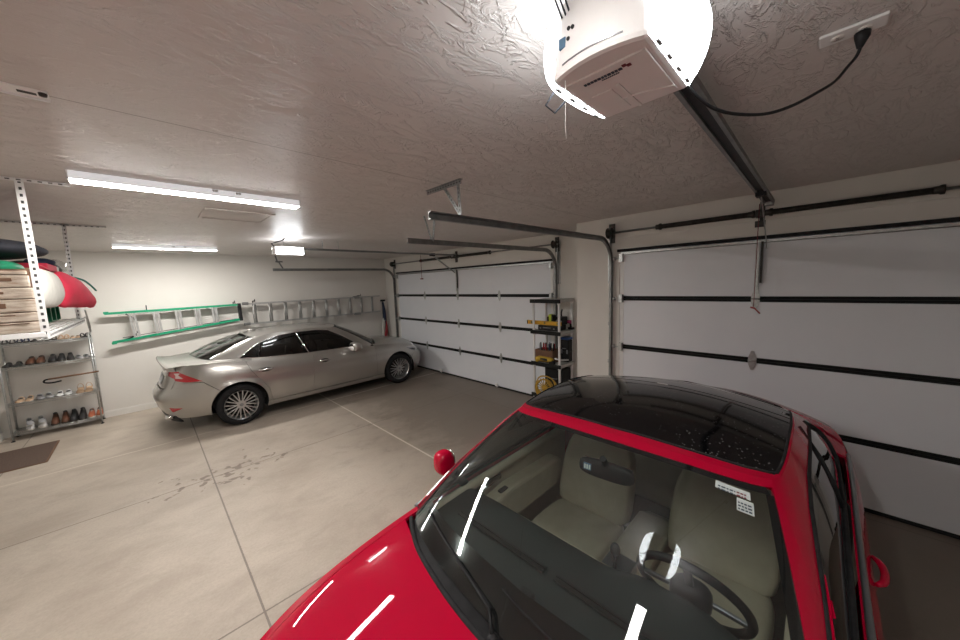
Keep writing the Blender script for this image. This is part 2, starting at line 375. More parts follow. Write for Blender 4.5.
def track(xw, y, s, xend, zt, label, hang, drum=True, group='door tracks'):
    """s=+1: the open side of the channel faces +y"""
    t_ = thing('door_track', label, 'garage door track', (xw, y, 0), group=None)
    sec = [(0,-.028),(s*.026,-.028),(s*.026,-.020),(s*.004,-.016),(s*.004,.016),(s*.026,.020),(s*.026,.028),(0,.028)]
    R_ = .30; xv = -.055
    v = MB(); sweep(v, [(xv,.03),(xv,zt-R_)], sec, 0); v.build('vertical_track', 'track', t_)
    pts = [(xv-R_+R_*math.cos(a), zt-R_+R_*math.sin(a)) for a in [PI/2*i/10 for i in range(11)]]
    h_ = MB(); sweep(h_, pts+[(xend-xw, zt-.01)], sec, 0); h_.build('horizontal_track', 'track', t_)
    f = MB(); f.box((-.004,-.004-s*.02,.05), (-.002,-s*.02+.004,zt)); 
    f.box((-.05,-s*.012-.0015,zt-.55), (-.001,-s*.012+.0015,zt+.16)); f.box((-.004,-s*.05,zt-.55), (-.0,-s*.012,zt+.16))
    for z in (zt-.5, zt-.35, zt-.2, zt-.02, zt+.12): f.cyl((-.012,-s*.032,z), (-.003,-s*.032,z), .008, 8)
    for z in (.5,1.0,1.5): f.box((-.055,-s*.008-.002,z), (0,-s*.008+.002,z+.05)); f.box((-.004,-s*.05,z), (0,-s*.008,z+.05))
    f.build('wall_bracket', 'galv', t_)
    for kind, args in hang:
        for a in args:
            g = MB(); strap(g, *a); g.build('hanger_strap', ['track', 'hole'], t_)
    return t_
V3 = Vector
def rel(xw, y, *pts): return [tuple(Vector(p)-Vector((xw,y,0))) for p in pts]
def hangset(xw, y, segs): return ('h', [(Vector(a)-Vector((xw,y,0)), Vector(c)-Vector((xw,y,0)), wd, up) for a, c, wd, up in segs])
track(XN, 1.93, -1, 1.44, 2.60, 'dark steel overhead track nearest the camera, left of the near garage door', [
    hangset(XN, 1.93, [((1.73,1.90,CE-.018),(1.73,2.32,CE-.018),.034,(1,0,0)), ((1.73,1.90,CE-.002),(1.73,2.32,CE-.002),.034,(0,0,1)),
        ((1.74,1.95,CE-.01),(1.74,1.935,2.63),.03,(1,0,0)), ((1.745,2.12,CE-.01),(1.745,1.94,2.63),.03,(1,0,0))])])
track(XN, -1.02, 1, 1.44, 2.60, 'steel overhead track beyond the right edge of the near garage door', [])
track(XF, 3.11, 1, 2.04, 2.60, 'steel overhead track ending above the tool shelf, on the right of the far garage door', [
    hangset(XF, 3.11, [((2.30,3.16,CE),(2.36,3.12,2.60),.03,(1,0,0)), ((2.31,2.98,CE),(2.37,3.11,2.60),.03,(1,0,0))])])
track(XF, 8.21, -1, 2.0, 2.56, 'dark overhead track along the ladder wall, left of the far garage door', [
    hangset(XF, 8.21, [((2.12,8.20,2.72),(2.2,8.20,2.56),.03,(0,1,0)), ((2.06,8.2,CE),(2.1,8.2,2.70),.03,(0,1,0)), ((2.06,8.2,2.72),(2.2,8.2,2.72),.03,(0,1,0))])])
# ------------------------------------------------------------------ torsion springs
def torsion(xw, ya, yb, z, spr, plates, label):
    t_ = thing('torsion_spring', label, 'garage door spring', (xw-.075, 0, z))
    MB().cyl((0,ya,0), (0,yb,0), .0125, 12).build('shaft', 'track', t_)
    for a, c in spr:
        n = int(abs(c-a)/.012); pr = []
        for i in range(n+1):
            y = a+(c-a)*i/n; pr += [(.021, y-.004), (.027, y)]
        b = MB(); b.lathe([(.012,a-.0)]+pr+[(.012,c)], axis=(0,1,0), n=14, smooth=False); b.build('spring', 'darksteel', t_)
        for y in (a, c):
            q = MB(); q.lathe([(.012,y-.03),(.036,y-.03),(.036,y-.012),(.028,y+.0),(.028,y+.025),(.012,y+.025)], axis=(0,1,0), n=14); q.build('winding_cone', 'darksteel', t_)
    for y in (ya+.06, yb-.06):
        q = MB(); q.lathe([(.013,y-.035),(.062,y-.035),(.062,y-.028),(.048,y-.026),(.052,y+.02),(.066,y+.028),(.066,y+.036),(.013,y+.036)], axis=(0,1,0), n=20); q.build('cable_drum', 'darksteel', t_)
        q = MB(); q.tube([(.02,y,-.05),(.03,y,-z+2.3-.0),(.03,y,-z+.1)], .0025, 6); q.build('lift_cable', 'track', t_)
    for y in plates:
        q = MB(); q.box((-.02,y-.03,-.035), (.072,y+.03,.035)); q.box((.066,y-.04,-.12), (.0745,y+.04,.12)); q.build('bearing_plate', 'darksteel', t_, .003)
    return t_
torsion(XN, -1.02, 1.98, 2.68, [(1.36,.53),(.40,-.56)], (.465,1.93,-1.0), 'black torsion springs on a shaft above the near garage door')
torsion(XF, 3.06, 8.26, 2.70, [(6.9,5.75),(5.55,4.6)], (5.65,3.12,8.2), 'thin black torsion springs on a shaft above the far garage door')
# ------------------------------------------------------------------ opener units
def opener(label, x0, x1, y, zb, zt, xrail, zr0, zr1, near):
    o = thing('door_opener', label, 'garage door opener', (x0, y, zb))
    L = x1-x0; W2 = .118 if near else .10; hh = zt-zb
    # housing: rounded box, front face (towards -x) bowed
    b = MB(); n = 9; sec = []
    for i in range(n):
        v = -1+2*i/(n-1); sec.append((-.028*(1-v*v)+.0, v*W2))
    poly = sec + [(L, W2), (L, -W2)]
    b.prism([(p[0], p[1]) for p in poly], .0, hh, fn=lambda u, v, w_: (u if u > .05 else u + (.018 if w_ > .01 else .0), v, w_))
    hs = b.build('housing', 'opener', o, .012)
    # bottom cover with moulded ribs
    q = MB(); q.box((.035,-W2+.02,-.004), (L-.03,W2-.02,.002)); q.box((.12,-.004,-.0075), (L-.02,.004,-.003)); q.box((.13,.02,-.0065), (L-.04,.075,-.003))
    q.tube([(L-.06,-W2+.02,-.004),(L-.09,-.03,-.006),(L-.10,.03,-.004)], .003, 6); q.build('bottom_cover', 'opener', o, .003)
    # bulged bulb covers on both sides
    for s in (-1, 1):
        e = MB(); vs = []; k = 14; kk = 8; depth = .07
        for i in range(kk+1):
            ph = PI/2*i/kk
            for j in range(k+1):
                u = -1+2*j/k; ex = math.sqrt(max(0, 1-abs(u)**2.6))
                vs.append((L/2+u*(L/2-.004), s*(W2+depth*math.sin(ph)*ex), .004+(hh-.012)*(math.cos(ph)*.5+.5)))
        fs = [(i*(k+1)+j, i*(k+1)+j+1, (i+1)*(k+1)+j+1, (i+1)*(k+1)+j) for i in range(kk) for j in range(k)]
        # lower half mirrors the upper half about the middle height
        e.add(vs, fs, smooth=True)
        mid = .004+(hh-.012)*.5
        e.add([(a, c, 2*mid-z) for a, c, z in vs], [f[::-1] for f in fs], smooth=True)
        e.build('light_cover', 'lens' if near else 'lensfar', o)
    if near:
        for dy in (-1, 1):
            for i in range(4): MB().box((.03+i*.07,dy*(W2+.006)-.004,-.002), (.055+i*.07,dy*(W2+.006)+.004,.012)).build('cover_clip', 'galv', o, .002)
        # front face controls
        XF_ = lambda y_, z_: -.028*(1-(y_/W2)**2)+.018*z_/hh
        c = MB(); c.box((XF_(.08,.08)-.004,.072,.062), (.02,.090,.086)); c.build('control_display', 'screen', o, .001)
        for by, bz in ((.062,.098),(.050,.094),(.062,.074)):
            c = MB(); c.cyl((XF_(by,bz)-.003,by,bz), (.02,by,bz), .0045, 10); c.build('button', 'black', o)
        c = MB()
        for i in range(8):
            y0 = -.07+i*.0185; xx = lambda y_: XF_(y_,.022)-.0005
            c.beam((xx(y0),y0,.022), (xx(y0+.0185),y0+.0185,.022), .004, .0025)
        c.build('panel_groove', 'trimgrey', o)
        c = MB()
        for i in range(3): c.box((.002+i*.0,.062+i*.011,.128), (.014,.069+i*.011,.142))
        c.build('wire_terminals', 'toolyellow', o, .001)
        c = MB()
        for i in range(3):
            y0 = .065+i*.011
            c.tube([(.0,y0,.138),(-.03,y0,.165),(-.02,y0-.02,.20),(.05,y0-.03,.22)], .0025, 6)
        c.build('control_wires', 'darkcloth', o)
        # brand marking on the underside: illegible dark letters and a red mark
        c = MB(); random.seed(3)
        yy = .062
        for i in range(11):
            wl = random.uniform(.005,.0085); c.box((.060,yy-wl,-.0056), (.0685,yy,-.0035)); yy -= wl+.0025
        for i in range(9): c.box((.074,.02-i*.005-.0035,-.0056), (.077,.02-i*.005,-.0035))
        c.build('brand_lettering', 'ink', o)
        c = MB(); c.box((.052,yy-.010,-.0056), (.062,yy-.001,-.0035)); c.box((.058,yy-.019,-.0056), (.068,yy-.010,-.0035)); c.build('brand_mark', 'inkred', o)
        c = MB(); c.tube([(.01,.085,-.0),(.011,.085,-.05),(.009,.086,-.10),(.013,.085,-.14)], .0008, 5); c.build('pull_string', 'whitem', o)
        c = MB(); c.tube([(.07,W2+.04,.02),(.06,W2+.06,-.01),(.09,W2+.05,-.025),(.10,W2+.02,0)], .003, 6); c.build('antenna_wire', 'darkcloth', o)
    # rail
    r = MB(); a = Vector((L-.05,0,zr0-zb)); c_ = Vector((xrail-x0,0,zr1-zb))
    for dy in (-.031,.031): r.beam(a+Vector((0,dy,0)), c_+Vector((0,dy,0)), .018, .026)
    r.build('rail', 'track', o)
    r = MB(); r.beam(a+Vector((0,0,.006)), c_+Vector((0,0,.006)), .044, .012); r.build('drive_belt', 'black', o)
    xt = xrail-.55
    q = MB(); q.box((xt-.05-x0,-.035,zr1-zb-.035), (xt+.05-x0,.035,zr1-zb+.02)); q.build('trolley', 'black', o, .004)
    xd = XN if near else XF
    q = MB(); q.beam((xt-x0,0,zr1-zb-.02), (xd-.04-x0,0,2.36-zb), .026, .006, up=(0,1,0)); q.build('lift_arm', 'galv', o)
    q = MB(); q.box((xrail-.02-x0,-.03,zr1-zb-.03), (xd-x0,.03,zr1-zb+.03)); q.build('header_bracket', 'galv', o, .002)
    return o
oN = opener('white garage door opener glowing close above the camera', .80, 1.10, .40, 2.62, 2.80, 4.24, 2.83, 2.775, True)
for xs in (1.02,):
    for dy in (-.085,.085): q = MB(); strap(q, (.20,dy,CE-2.62-.0), (.20,dy*.9,.18), .03, (1,0,0)); q.build('hanger_strap', ['galv', 'hole'], oN)
q = MB(); q.tube([(4.12-.80,.055,2.75-2.62),(4.12-.80,.058,2.3-2.62),(4.12-.80,.06,1.80-2.62)], .0035, 6); q.build('release_rope', 'inkred', oN)
q = MB(); q.beam((4.12-.80,.085,1.795-2.62), (4.12-.80,.048,1.785-2.62), .02, .014); q.beam((4.12-.80,.055,1.79-2.62), (4.12-.80,.01,1.735-2.62), .012, .012); q.build('release_handle', 'redplastic', oN, .003)
oF = opener('small white garage door opener glowing far off above the silver car', 1.42, 1.80, 5.68, 2.635, 2.75, 4.84, 2.735, 2.735, False)
q = MB(); q.tube([(.02,.0,.10),(-.02,0,.16),(.03,0,.18),(.12,0,.21),(.16,0,.245)], .009, 8); q.build('power_cord', 'black', oF)
for a_, c_ in (((.70,0,CE-2.635),(.70,0,.12)), ((.95,0,CE-2.635),(.95,0,.12)), ((.15,.05,CE-2.635),(.15,.05,.11))): q = MB(); strap(q, a_, c_, .028, (1,0,0)); q.build('hanger_strap', ['galv', 'hole'], oF)
q = MB(); q.tube([(4.0-1.42,0,.08),(4.0-1.42,0,-.39)], .004, 6); q.build('release_rope', 'inkred', oF)
q = MB(); q.box((4.0-1.435,-.035,-.405), (4.0-1.405,.035,-.385)); q.build('release_handle', 'inkred', oF, .003)
# ceiling outlet and opener cord
ou = thing('ceiling_outlet', 'white double outlet plate on the ceiling with a black plug in it', 'outlet', (1.69,-.022,CE))
MB().box((-.036,-.075,-.010), (.036,.075,0)).build('cover_plate', 'whitem', ou, .004)
for y in (.032,-.028):
    b = MB(); b.lathe([(0,-.0125),(.016,-.0125),(.017,-.009)], (0,y,0), n=16); 
    for dx in (-.005,.005): b.box((dx-.001,y-.004,-.0135), (dx+.001,y+.004,-.012), 1)
    b.build('receptacle', ['trimw', 'hole'], ou)
pc = thing('power_cord', 'black cord sagging from the ceiling outlet to the near opener', 'cord', (1.70,-.045,2.85))
q = MB(); o_ = Vector((1.70,-.045,2.85))
pts = [(1.70,-.045,2.83),(1.703,-.036,2.80),(1.676,-.017,2.765),(1.628,.009,2.715),(1.55,.05,2.668),(1.458,.10,2.62),(1.368,.15,2.589),(1.264,.205,2.577),(1.188,.247,2.586),(1.13,.28,2.62),(1.11,.31,2.68)]
def smooth(pts, n=6):
    P = [Vector(p) for p in pts]; out = []
    for i in range(len(P)-1):
        a, b_, c_, d_ = P[max(0,i-1)], P[i], P[i+1], P[min(len(P)-1,i+2)]
        for j in range(n):
            t_ = j/n; out.append(.5*((2*b_)+(c_-a)*t_+(2*a-5*b_+4*c_-d_)*t_*t_+(3*b_-a-3*c_+d_)*t_**3))
    return out+[P[-1]]
q.tube([p-o_ for p in smooth(pts)], .0045, 8); q.build('cable', 'black', pc)
q = MB(); q.tube([(0,.0,.014),(0,0,.0),(.002,.004,-.03)], [.019,.018,.007], 10); q.build('plug', 'black', pc)
# ------------------------------------------------------------------ shop lights
def shop_light(x0, x1, y, label, mt='tube'):
    t_ = thing('shop_light', label, 'ceiling light', (x0, y, CE))
    L = x1-x0
    b = MB(); b.prism([(-.062,0),(.062,0),(.065,-.044),(.058,-.048),(-.058,-.048),(-.065,-.044)], 0, L, fn=lambda u, v, w_: (w_, u, v)); b.build('housing', 'wrap', t_, .003)
    for e in (0, L): MB().box((e-.004,-.067,-.055), (e+.004,.067,0)).build('end_cap', 'whitem', t_, .002)
    b = MB(); b.prism([(-.054,-.047),(.054,-.047),(.052,-.0505),(-.052,-.0505)], .01, L-.01, fn=lambda u, v, w_: (w_, u, v)); b.build('diffuser', mt, t_)
    for xx in (.55,.66): MB().box((L*xx-.018,-.068,-.02), (L*xx+.018,-.06,-.004)).build('mounting_clip', 'chrome', t_, .002)
    return t_
shop_light(-.25, 1.04, 3.28, 'lit long white shop light on the ceiling, the nearer of the two in view')
shop_light(-.25, 0.98, 7.40, 'lit long white shop light on the ceiling above the tail of the silver car')
shop_light(-.80, .45, .42, 'lit shop light on the ceiling behind the near opener, seen only as a reflection', 'tubedim')
# ------------------------------------------------------------------ ladders on the wall
random.seed(11)
def lerp(a, b, t_): return tuple(a[i]+(b[i]-a[i])*t_ for i in range(len(a)))
gl = thing('step_ladder', 'green fibreglass step ladder hung flat on the wall', 'ladder', (.45,8.62,1.6)); O = Vector((.45,8.62,1.6))
T0, T1, B0, B1 = (-.50,1.838), (1.40,1.862), (-.455,1.305), (1.40,1.525)
for nm, a, c in (('rail',T0,T1), ('rail',B0,B1)):
    b = MB(); A = Vector((a[0],8.60,a[1]))-O; D = Vector((c[0],8.60,c[1]))-O
    b.beam(A, D, .008, .075, up=(0,1,0)); 
    up = (D-A).normalized().cross(Vector((0,1,0)))
    s_ = 1 if nm == 'rail' and a is T0 else -1
    for dy in (-.036,.036):
        b.beam(A+Vector((0,dy,-.016*s_)), D+Vector((0,dy,-.016*s_)), .036, .004, up=(0,1,0))
    b.build('side_rail', 'green', gl)
    b = MB(); b.beam(A-Vector((.01,0,0)), A+(D-A).normalized()*.05, .034, .086, up=(0,1,0)); b.build('foot', 'green', gl)
for tt in (.17,.33,.49,.64,.78):
    a = Vector((*lerp(T0,T1,tt),))
    c = Vector((*lerp(B0,B1,tt+.0),))
    b = MB(); p = Vector((a.x,8.60,a.y))-O; q = Vector((c.x,8.60,c.y))-O
    b.beam(p, q, .07, .012, up=(1,0,0)); b.beam(p+Vector((.03,-.03,0)), q+Vector((.03,-.03,0)), .012, .03, up=(1,0,0)); b.beam(p+Vector((-.03,-.03,0)), q+Vector((-.03,-.03,0)), .012, .03, up=(1,0,0))
    b.build('step', 'aluold', gl)
b = MB(); b.beam(Vector((1.405,8.60,1.875))-O, Vector((1.415,8.60,1.51))-O, .095, .06, up=(1,0,0)); b.build('top_cap', 'black', gl, .012)
for y in (8.69,):
    b = MB()
    b.beam(Vector((-.35,y,1.78))-O, Vector((1.35,y,1.84))-O, .006, .05, up=(0,1,0)); b.beam(Vector((-.33,y,1.38))-O, Vector((1.35,y,1.55))-O, .006, .05, up=(0,1,0))
    b.build('rear_frame', 'black', gl)
b = MB()
for (x0,z0,x1_,z1) in ((-.25,1.80,-.16,1.72),(-.16,1.72,-.12,1.62),(-.30,1.345,-.17,1.40),(-.17,1.40,-.12,1.50)): b.beam(Vector((x0,8.60,z0))-O, Vector((x1_,8.60,z1))-O, .018, .035, up=(0,1,0))
b.build('brace', 'black', gl)
b = MB(); b.tube([p-O for p in map(Vector, ((.85,8.585,1.82),(.98,8.57,1.79),(1.05,8.57,1.6),(1.02,8.58,1.56)))], .008, 6); b.build('spreader', 'alu', gl)
for hx in (.02,1.33):
    b = MB(); b.tube([(hx,8.75,1.90),(hx,8.66,1.905),(hx,8.55,1.90),(hx,8.55,1.935)], .007, 6); b.tube([(hx,8.75,1.90),(hx,8.74,1.84)], .007, 6)
    tag(b.build('wall_hook', 'black'), 'black wall hook carrying the green step ladder at its %s end' % ('foot' if hx < 1 else 'top'), 'hook', 'wall hooks')
al = thing('extension_ladder', 'long aluminium extension ladder hung on the wall behind the silver car', 'ladder', (3.0,8.60,1.63)); O = Vector((3.0,8.60,1.63))
for z0, z1, nm in ((1.852,1.862,'top'), (1.424,1.442,'bottom')):
    for dy, x0, x1_ in ((0,1.47,4.56), (.055,1.52,4.63)):
        b = MB(); b.beam(Vector((x0,8.58+dy,z0))-O, Vector((x1_,8.58+dy,z1))-O, .012, .048, up=(0,1,0)); b.beam(Vector((x0,8.556+dy,z0))-O, Vector((x1_,8.556+dy,z1))-O, .032, .004, up=(0,1,0))
        b.build('side_rail', 'aluold', al)
for i in range(10):
    x = 1.65+i*.302
    b = MB(); b.tube([Vector((x,8.58,1.85))-O, Vector((x,8.58,1.43))-O], .017, 10, sx=1.2); b.build('rung', 'aluold', al)
    b = MB(); b.tube([Vector((x+.05,8.638,1.85))-O, Vector((x+.05,8.638,1.43))-O], .016, 8); b.build('rung', 'aluold', al)
for z in (1.86,1.43):
    b = MB(); b.box(Vector((1.455,8.55,z-.03))-O, Vector((1.57,8.61,z+.03))-O); b.build('foot', 'track', al, .01)
    b = MB(); b.box(Vector((3.86,8.54,z-.03))-O, Vector((4.02,8.60,z+.03))-O); b.build('rung_lock', 'track', al, .008)
for hx in (1.68,4.05):
    b = MB(); b.tube([(hx,8.75,1.90),(hx,8.66,1.905),(hx,8.54,1.90),(hx,8.54,1.945)], .008, 6); b.tube([(hx,8.75,1.90),(hx,8.74,1.83)], .008, 6)
    tag(b.build('wall_hook', 'black'), 'black wall hook carrying the aluminium extension ladder at its %s end' % ('left' if hx < 2 else 'right'), 'hook', 'wall hooks')
# furled cloth on a pole
fp = thing('furled_flag', 'furled dark flag with red and white folds on a pole leaning in the far corner', 'flag', (4.74,8.66,.0))
b = MB(); b.tube([(-.04,-.02,.0),(.03,.06,1.74)], .012, 8); b.build('pole', 'browncloth', fp)
b = MB(); b.box((-.04,.03,1.70), (.10,.075,1.745)); b.build('crosspiece', 'black', fp, .006)
for k, (mt, dx, dy, top, bot) in enumerate((('navy',-.005,-.015,1.68,.9), ('redplastic',.03,-.04,1.15,.55), ('whitecloth',-.025,-.03,1.3,.62), ('navy',.015,-.02,1.2,.5))):
    b = MB(); pts = []; rr = []
    for i in range(9):
        t_ = i/8; z = top+(bot-top)*t_; px = .02-.05*(1-z/1.7)
        pts.append((px+dx+.02*math.sin(5*t_+k), dy+.03+.02*math.cos(4*t_+k)-.03*t_, z)); rr.append(.012+.035*math.sin(PI*min(1,t_*.85+.1)))
    b.tube(pts, rr, 8); b.build('cloth', mt, fp)
b = MB(); b.tube([(.13,-.04,0),(.09,.06,1.45)], .011, 8); tag(b.build('wooden_pole', 'wood', loc=(4.74,8.66,0)), 'thin wooden pole leaning right of the furled flag in the corner', 'pole')
# ------------------------------------------------------------------ overhead rack
rk = thing('overhead_rack', 'white punched-steel storage rack hung from the ceiling at the left', 'storage rack', (-.48,3.61,1.88)); O = Vector((-.48,3.61,1.88))
def lpost(name, a, c, w_, parent, u1_, u2):
    b = MB(); a, c = Vector(a)-O, Vector(c)-O
    strap(b, a+Vector(u1_)*w_/2, c+Vector(u1_)*w_/2, w_, u2, .042); strap(b, a+Vector(u2)*w_/2, c+Vector(u2)*w_/2, w_, u1_, .042)
    b.build(name, ['whitem','hole'], parent)
lpost('post', (-.50,3.61,CE), (-.50,3.61,1.86), .036, rk, (1,0,0), (0,1,0))
lpost('post', (-.52,5.55,CE), (-.52,5.55,1.86), .028, rk, (1,0,0), (0,-1,0))
lpost('post', (-1.70,3.61,CE), (-1.70,3.61,1.86), .036, rk, (1,0,0), (0,1,0))
lpost('post', (-1.70,5.55,CE), (-1.70,5.55,1.86), .028, rk, (1,0,0), (0,-1,0))
lpost('ceiling_rail', (-1.72,3.59,CE-.004), (-.27,3.59,CE-.004), .02, rk, (0,1,0), (0,0,-1))
lpost('ceiling_rail', (-1.72,5.55,CE-.004), (-.21,5.55,CE-.004), .02, rk, (0,1,0), (0,0,-1))
lpost('deck_rail', (-.475,3.60,1.85), (-.475,5.60,1.85), .045, rk, (0,0,1), (-1,0,0))
lpost('deck_rail', (-1.70,3.60,1.84), (-1.70,5.60,1.84), .06, rk, (0,0,1), (1,0,0))
b = MB(); b.box(Vector((-1.72,3.595,1.868))-O, Vector((-.48,3.60,1.90))-O); b.build('front_beam', 'whitem', rk, .003)
b = MB(); b.box(Vector((-1.72,5.595,1.868))-O, Vector((-.48,5.60,1.90))-O); b.build('back_beam', 'whitem', rk, .003)
b = MB()
for i in range(24): x = -1.68+i*.051; b.beam(Vector((x,3.60,1.892))-O, Vector((x,5.60,1.892))-O, .006, .006)
for i in range(9): y = 3.65+i*.235; b.beam(Vector((-1.70,y,1.886))-O, Vector((-.50,y,1.886))-O, .008, .006)
b.build('wire_deck', 'whitem', rk)
# bracket of a second rack
cb = thing('ceiling_bracket', 'short white slotted bracket screwed to the ceiling at the upper left', 'bracket', (-.45,2.10,CE))
b = MB(); b.box((-.35,-.037,-.004), (.275,.037,0)); b.box((-.35,.034,-.012), (.275,.037,0))
for i in range(6): b.box((.20-i*.09,-.008,-.0055), (.245-i*.09,.010,-.003), 1)
b.build('plate', ['bright','hole'], cb)
b = MB(); b.lathe([(0,-.016),(.010,-.014),(.012,-.004)], (.262,-.02,0), n=10); b.build('screw', 'darksteel', cb)
DZ = 1.897
# weathered boards with carved slots
sg = thing('wooden_sign', 'whitewashed wooden boards with carved letter shapes standing on the overhead rack', 'sign', (-.75,3.70,DZ))
zz = 0; random.seed(5)
for i, h_ in enumerate((.075,.062,.088,.075,.082,.03)):
    ext = .225-.012*i+.035*(i < 0)
    ext = (.222,.228,.236,.240,.243,.243)[5-i]
    b = MB(); b.box((-.55,-.012-.003*random.random(),zz+.002), (ext,.012,zz+h_-.003)); b.build('board', 'boards', sg, .006)
    zz += h_
slots = MB()      # fragments of sideways lettering
for x0, x1_, z0, z1 in ((-.10,.10,.345,.357),(.08,.16,.340,.362),(-.22,-.12,.345,.357),(.02,.12,.258,.274),(-.12,-.03,.255,.272),(.055,.12,.168,.200),(-.06,.0,.165,.198),(-.15,-.09,.165,.198),(.0,.15,.118,.123),(-.12,-.05,.112,.124),(-.05,.20,.06,.066),(-.16,-.02,.03,.04)):
    slots.box((x0,-.0175,z0), (x1_,-.012,z1))
slots.build('carved_lettering', 'browncloth', sg, .002)
b = MB(); b.box((-.55,.012,.0), (.245,.03,.42)); b.build('backing', 'browncloth', sg)
def soft(name, label, cat, mt, c, r, ex=.7, jit=.05, n=18, m=10):
    o = MB().blob((0,0,0), r, n, m, jit=jit, ex=ex).build(name, mt, loc=c, sub=1); return tag(o, label, cat)
soft('duffel_bag', 'long black bag lying on top of the load on the overhead rack', 'bag', 'darkcloth', (-.93,4.14,2.478), (.46,.36,.075), .8, .04)
soft('folded_blanket', 'folded dark green blanket under the black bag on the overhead rack', 'blanket', 'bingreen', (-1.0,4.05,2.345), (.42,.32,.055), .6, .03)
soft('black_bag', 'slumped black bag behind the white post on the overhead rack', 'bag', 'blackleather', (-.92,4.12,2.034), (.28,.24,.135), .6, .05)
b = MB(); b.box((-.20,-.30,-.02), (.20,.30,.02)); o = b.build('folded_carton', 'cardboard', loc=(-.76,4.55,2.337), bevel=.006); tag(o, 'flat tan piece of cardboard under the red box on the overhead rack', 'cardboard')
rb = thing('red_box', 'flat red and white box on top of the green bin on the overhead rack', 'box', (-.74,4.86,2.357))
b = MB(); b.box((-.2,-.30,0), (.2,.15,.055)); b.build('sleeve', 'redcloth', rb, .006)
b = MB(); b.box((-.195,.15,.002), (.195,.30,.053)); b.build('tray_end', 'whitecloth', rb, .006)
gb = thing('storage_bin', 'dark green plastic storage bin on the overhead rack', 'bin', (-.86,4.98,DZ))
b = MB(); b.prism([(-.27,-.44),(.27,-.44),(.27,.44),(-.27,.44)], 0, .40, fn=lambda u, v, w_: (u*(.9+.1*w_/.4), v*(.92+.08*w_/.4), w_)); b.build('tub', 'bingreen', gb, .015)
b = MB(); b.box((-.285,-.46,.385), (.285,.46,.425)); b.build('lid', 'bingreen', gb, .012)
for y in (-.22,.0,.22): MB().box((.25,y-.012,.02), (.272,y+.012,.38)).build('rib', 'bingreen', gb, .004)
cp = thing('plastic_bundle', 'dark clump of gear in clear plastic on the green bin', 'bundle', (-.70,5.22,2.41))
for k, (mt, c, r) in enumerate((('black',(.0,-.05,.0),(.16,.16,.06)), ('navy',(.05,-.10,.04),(.10,.10,.04)), ('blackleather',(.06,.10,-.01),(.10,.12,.05)))):
    MB().blob(c, r, 12, 8, jit=.12, ex=.8).build('gear', mt, cp, sub=1)
MB().blob((.08,.14,.01), (.12,.16,.075), 12, 8, jit=.10, ex=.8).build('wrapper', 'clear', cp)
# rolled white and red bag along the rack edge
wr = thing('rolled_banner', 'white cloth roll with a red end bulging over the edge of the overhead rack', 'cloth roll', (-.44,4.36,2.18))
random.seed(9)
def roll(name, mt, st_, sub=1, rp=1.0):
    b = MB(); n = 14; rings = []
    for y, cx, cz, rx, rz in st_:
        rings.append([(cx+rx*math.cos(2*PI*j/n)*(1+.09*rp*math.sin(5*j+y*9)), y, cz+rz*math.sin(2*PI*j/n)*(1+.08*rp*math.cos(4*j+y*11))) for j in range(n)])
    vs = [p for r in rings for p in r]; k = len(rings)
    b.add(vs, [(i*n+j, i*n+(j+1) % n, (i+1)*n+(j+1) % n, (i+1)*n+j) for i in range(k-1) for j in range(n)]+[tuple(range(n))[::-1], tuple(range((k-1)*n,k*n))], 0, True)
    return b.build(name, mt, wr, sub=sub)
roll('white_roll', 'whitecloth', [(-.60,-.09,.02,.04,.12),(-.56,-.08,.02,.055,.145),(-.3,-.07,.01,.058,.15),(-.05,-.07,.01,.06,.145),(.06,-.06,.01,.06,.13)])
roll('red_end', 'redcloth', [(.0,-.06,.01,.065,.14),(.10,-.05,.0,.08,.155),(.26,-.02,.01,.07,.16),(.42,.0,-.02,.075,.13),(.56,.03,-.05,.06,.11),(.68,.05,-.06,.05,.09),(.78,.06,-.10,.05,.07),(.84,.06,-.15,.012,.03)], 1, 2.2)
b = MB(); b.tube(smooth([(-.07,-.60,.13),(-.05,-.55,.17),(-.07,.05,.16)]), .006, 6); b.build('tie', 'redcloth', wr)
b = MB(); b.tube(smooth([(-.50,5.56,2.33),(-.44,5.66,2.30),(-.40,5.80,2.24),(-.38,5.92,2.19)]), .009, 6); tag(b.build('strap', 'teal'), 'thin teal strap dangling off the end of the overhead rack', 'strap')
b = MB(); pts = [(-.474,5.575,1.90),(-.460,5.575,1.905),(-.455,5.60,1.86),(-.452,5.63,1.77),(-.45,5.66,1.74),(-.45,5.68,1.78),(-.455,5.63,1.90),(-.46,5.60,1.98)]
b.tube(smooth(pts), .007, 6); tag(b.build('snap_hook', 'galv'), 'long steel hook hanging at the corner of the overhead rack above the shoes', 'hook')
